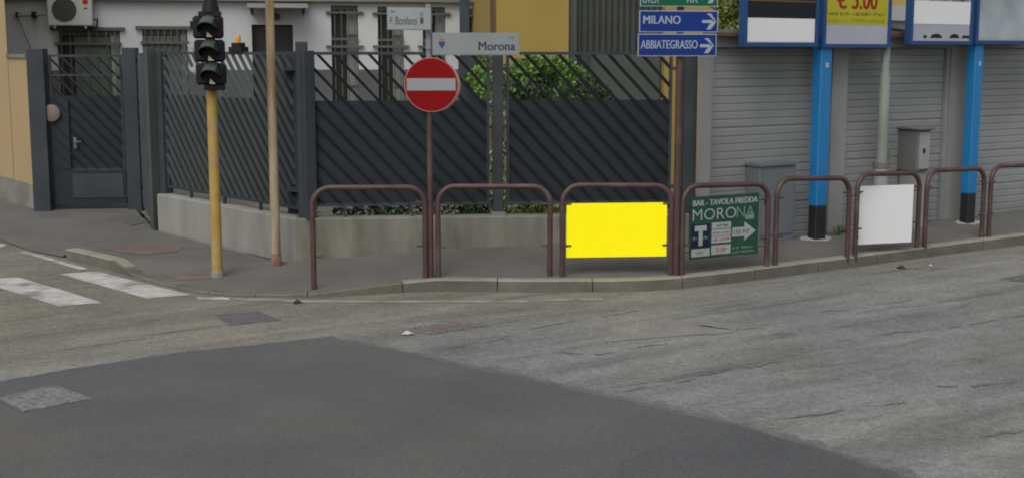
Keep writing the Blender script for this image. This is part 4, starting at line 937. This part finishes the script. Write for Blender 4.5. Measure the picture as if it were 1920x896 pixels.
# white shed roof behind the garages
PS = Plane(D(1660, 97, 21.0), D(1730, 97, 22.0))
shd = thing('white_shed', PS.P(.3, .1), 'white shed with a dark sloping roof edge seen between the two billboards', 'shed')
b = MB(); b.pbox(PS, -.4, 3.2, .1, PS.z_(1685, 40), -1.2, 0); b.build('wall', M_wh, shd)
b = MB(); b.hexa([PS.P(-.5, PS.z_(1685, 52), .1), PS.P(3.3, PS.z_(1685, 80), .1), PS.P(3.3, PS.z_(1685, 80), -1.3), PS.P(-.5, PS.z_(1685, 52), -1.3)], [PS.P(-.5, PS.z_(1685, 49), .1), PS.P(3.3, PS.z_(1685, 76), .1), PS.P(3.3, PS.z_(1685, 76), -1.3), PS.P(-.5, PS.z_(1685, 49), -1.3)]); b.build('roof_edge', flat('shed_trim', (.05, .035, .05)), shd)
b = MB(); b.pbox(PS, -.5, 3.3, PS.z_(1685, 40), PS.z_(1685, 12), -1.3, .14); b.build('roof', M_wh, shd)

# ------------------------------------------------------------------ planting
def shrub(name, base, clumps, label, group, m, leaf=.05, n=140):
    root = thing(name, base, label, 'shrub', group); bs = Vector(base)
    b = MB()
    for c, r, k in clumps: leaves(b, c, r, int(n * k), leaf)
    b.build('crown', m, root)
    b = MB()
    for c, r, k in clumps:
        cc = Vector(c); mid = bs.lerp(cc, .5) + Vector((random.uniform(-.05, .05), 0, 0)); b.tube([bs + Vector((random.uniform(-.06, .06), random.uniform(-.05, .05), 0)), mid, cc], [.03, .02, .008], 6)
    b.build('trunk', M_bark, root)
    return root
def clump_px(px, py, Y, r, k=1): return (D(px, py, Y), r, k)
Yb = 18.2
cl = [clump_px(x, y, Yb + random.uniform(-.2, .2), (r, r * .9, r * .8), k) for x, y, r, k in
      [(905, 150, .26, 1), (965, 150, .30, 1.3), (1005, 138, .33, 1.6), (1045, 140, .33, 1.6), (1080, 150, .26, 1.1), (985, 170, .35, 1.3), (1035, 172, .38, 1.5), (1080, 178, .3, 1), (930, 172, .3, 1), (1020, 122, .18, .7), (975, 128, .16, .6)]]
shrub('bush', (D(1010, 97, Yb).x, Yb, .1), cl, 'bright green bush showing above the right fence panel', None, M_leaf, .036, 620)
cl = [clump_px(x, y, 17.6, (.2, .2, .22), 1) for x, y in [(1000, 178), (1050, 182), (1100, 168), (1120, 180), (960, 182)]]
shrub('bush', (D(1050, 97, 17.6).x, 17.6, .1), cl, 'dark twiggy bush along the foot of the bright green bush', None, M_leafd, .05, 150)
cl = [clump_px(x, y, 17.2, (.12, .15, .3), .7) for x, y in [(932, 215), (940, 260), (930, 305), (938, 350), (934, 385)]]
shrub('climber', (D(935, 97, 17.2).x, 17.2, .1), cl, 'pale green climbing plant showing in the slits beside the middle fence post', None, leafmat('leaf_pale', (.19, .21, .12)), .035, 330)
cl = [clump_px(x, y, 18.8, (.2, .2, .32), 1) for x, y in [(885, 140), (895, 165), (888, 180), (900, 120)]]
shrub('bush', (D(890, 97, 18.8).x, 18.8, .1), cl, 'light green bush right of the no entry disc behind the fence', None, leafmat('leaf_light', (.12, .19, .035)), .036, 420)
for i, (x0, x1, m, lab) in enumerate(((640, 720, M_leafd, 'dark low shrub under the left end of the front fence'), (730, 830, M_leafd, 'dark low shrub under the fence behind the no entry pole'), (840, 915, M_leafd, 'dark green low shrub left of the middle fence post'), (948, 1060, M_leafy, 'yellow-green low shrub right of the middle fence post'), (1070, 1240, M_leafd, 'dark low shrub behind the yellow board'))):
    cl = [clump_px(x, 396 + random.uniform(-8, 8), 16.6, (.22, .2, .2), 1) for x in range(x0 + 10, x1, 32)]
    shrub('low_shrub', (D((x0 + x1) / 2, 396, 16.6).x, 16.6, .1), cl, lab, 'low shrubs behind the front wall', m, .04, 150)
Yt = 20.5
cl = [clump_px(x, y, Yt, (.24, .3, .28), 1) for x, y in [(1362, 10), (1378, 35), (1360, 45), (1390, 15), (1405, 50), (1430, 20), (1355, -25), (1390, -30), (1375, 65)]]
shrub('tree', (D(1385, 97, Yt).x, Yt, .1), cl, 'yellow-green tree above the garage roof beside the direction signs', None, leafmat('leaf_tree', (.10, .13, .02)), .06, 170)['category'] = 'tree'
# weeds at the garage foot
for px, py, lab in ((1577, 436, 'small green weed tuft at the garage foot by the first billboard'), (1568, 441, 'tiny weed at the foot of the garage pier')):
    p = pave(px, py); root = thing('weed', p, lab, 'weed'); b = MB()
    for _ in range(12):
        a_ = random.uniform(0, 6.28); l = random.uniform(.05, .13); d_ = Vector((math.cos(a_) * .35, math.sin(a_) * .35, 1)).normalized(); s_ = Vector((-math.sin(a_), math.cos(a_), 0)) * .012
        o_ = p + Vector((random.uniform(-.06, .06), random.uniform(-.05, .05), 0)); b.quad(o_ - s_, o_ + s_, o_ + d_ * l + s_ * .6, o_ + d_ * l * 1.15, o_ + d_ * l - s_ * .6)
    b.build('leaves', M_leafd, root)
# litter
def scrap(name, p, r, m, label, cat):
    b = MB(); N_ = 9; c = Vector(p) + Vector((0, 0, .03)); rim = []
    for k in range(N_):
        t = 2 * math.pi * k / N_; rim.append(Vector(p) + Vector((math.cos(t) * r * random.uniform(.6, 1.2), math.sin(t) * r * random.uniform(.6, 1.2), random.uniform(.004, .02))))
    i0 = len(b.v); b.v = [c + Vector((0, 0, r * .25))] + rim; b.f = [(0, k + 1, (k + 1) % N_ + 1) for k in range(N_)]
    return tag(b.build(name, m), label, cat)
scrap('paper_scrap', G(763, 627, 0), .055, M_paper, 'crumpled white paper scrap on the road beside the drain grate', 'litter')
scrap('rag', G(1690, 503, 0), .06, M_lit, 'small dark rag lying against the kerb below the grey board', 'litter')
scrap('leaf_litter', G(557, 568, 0), .05, M_lit, 'small dark clump of litter on the road by the first railing', 'litter')
scrap('paper_scrap', G(1745, 500, 0), .028, M_paper, 'small white paper scrap on the road near the dark rag', 'litter')
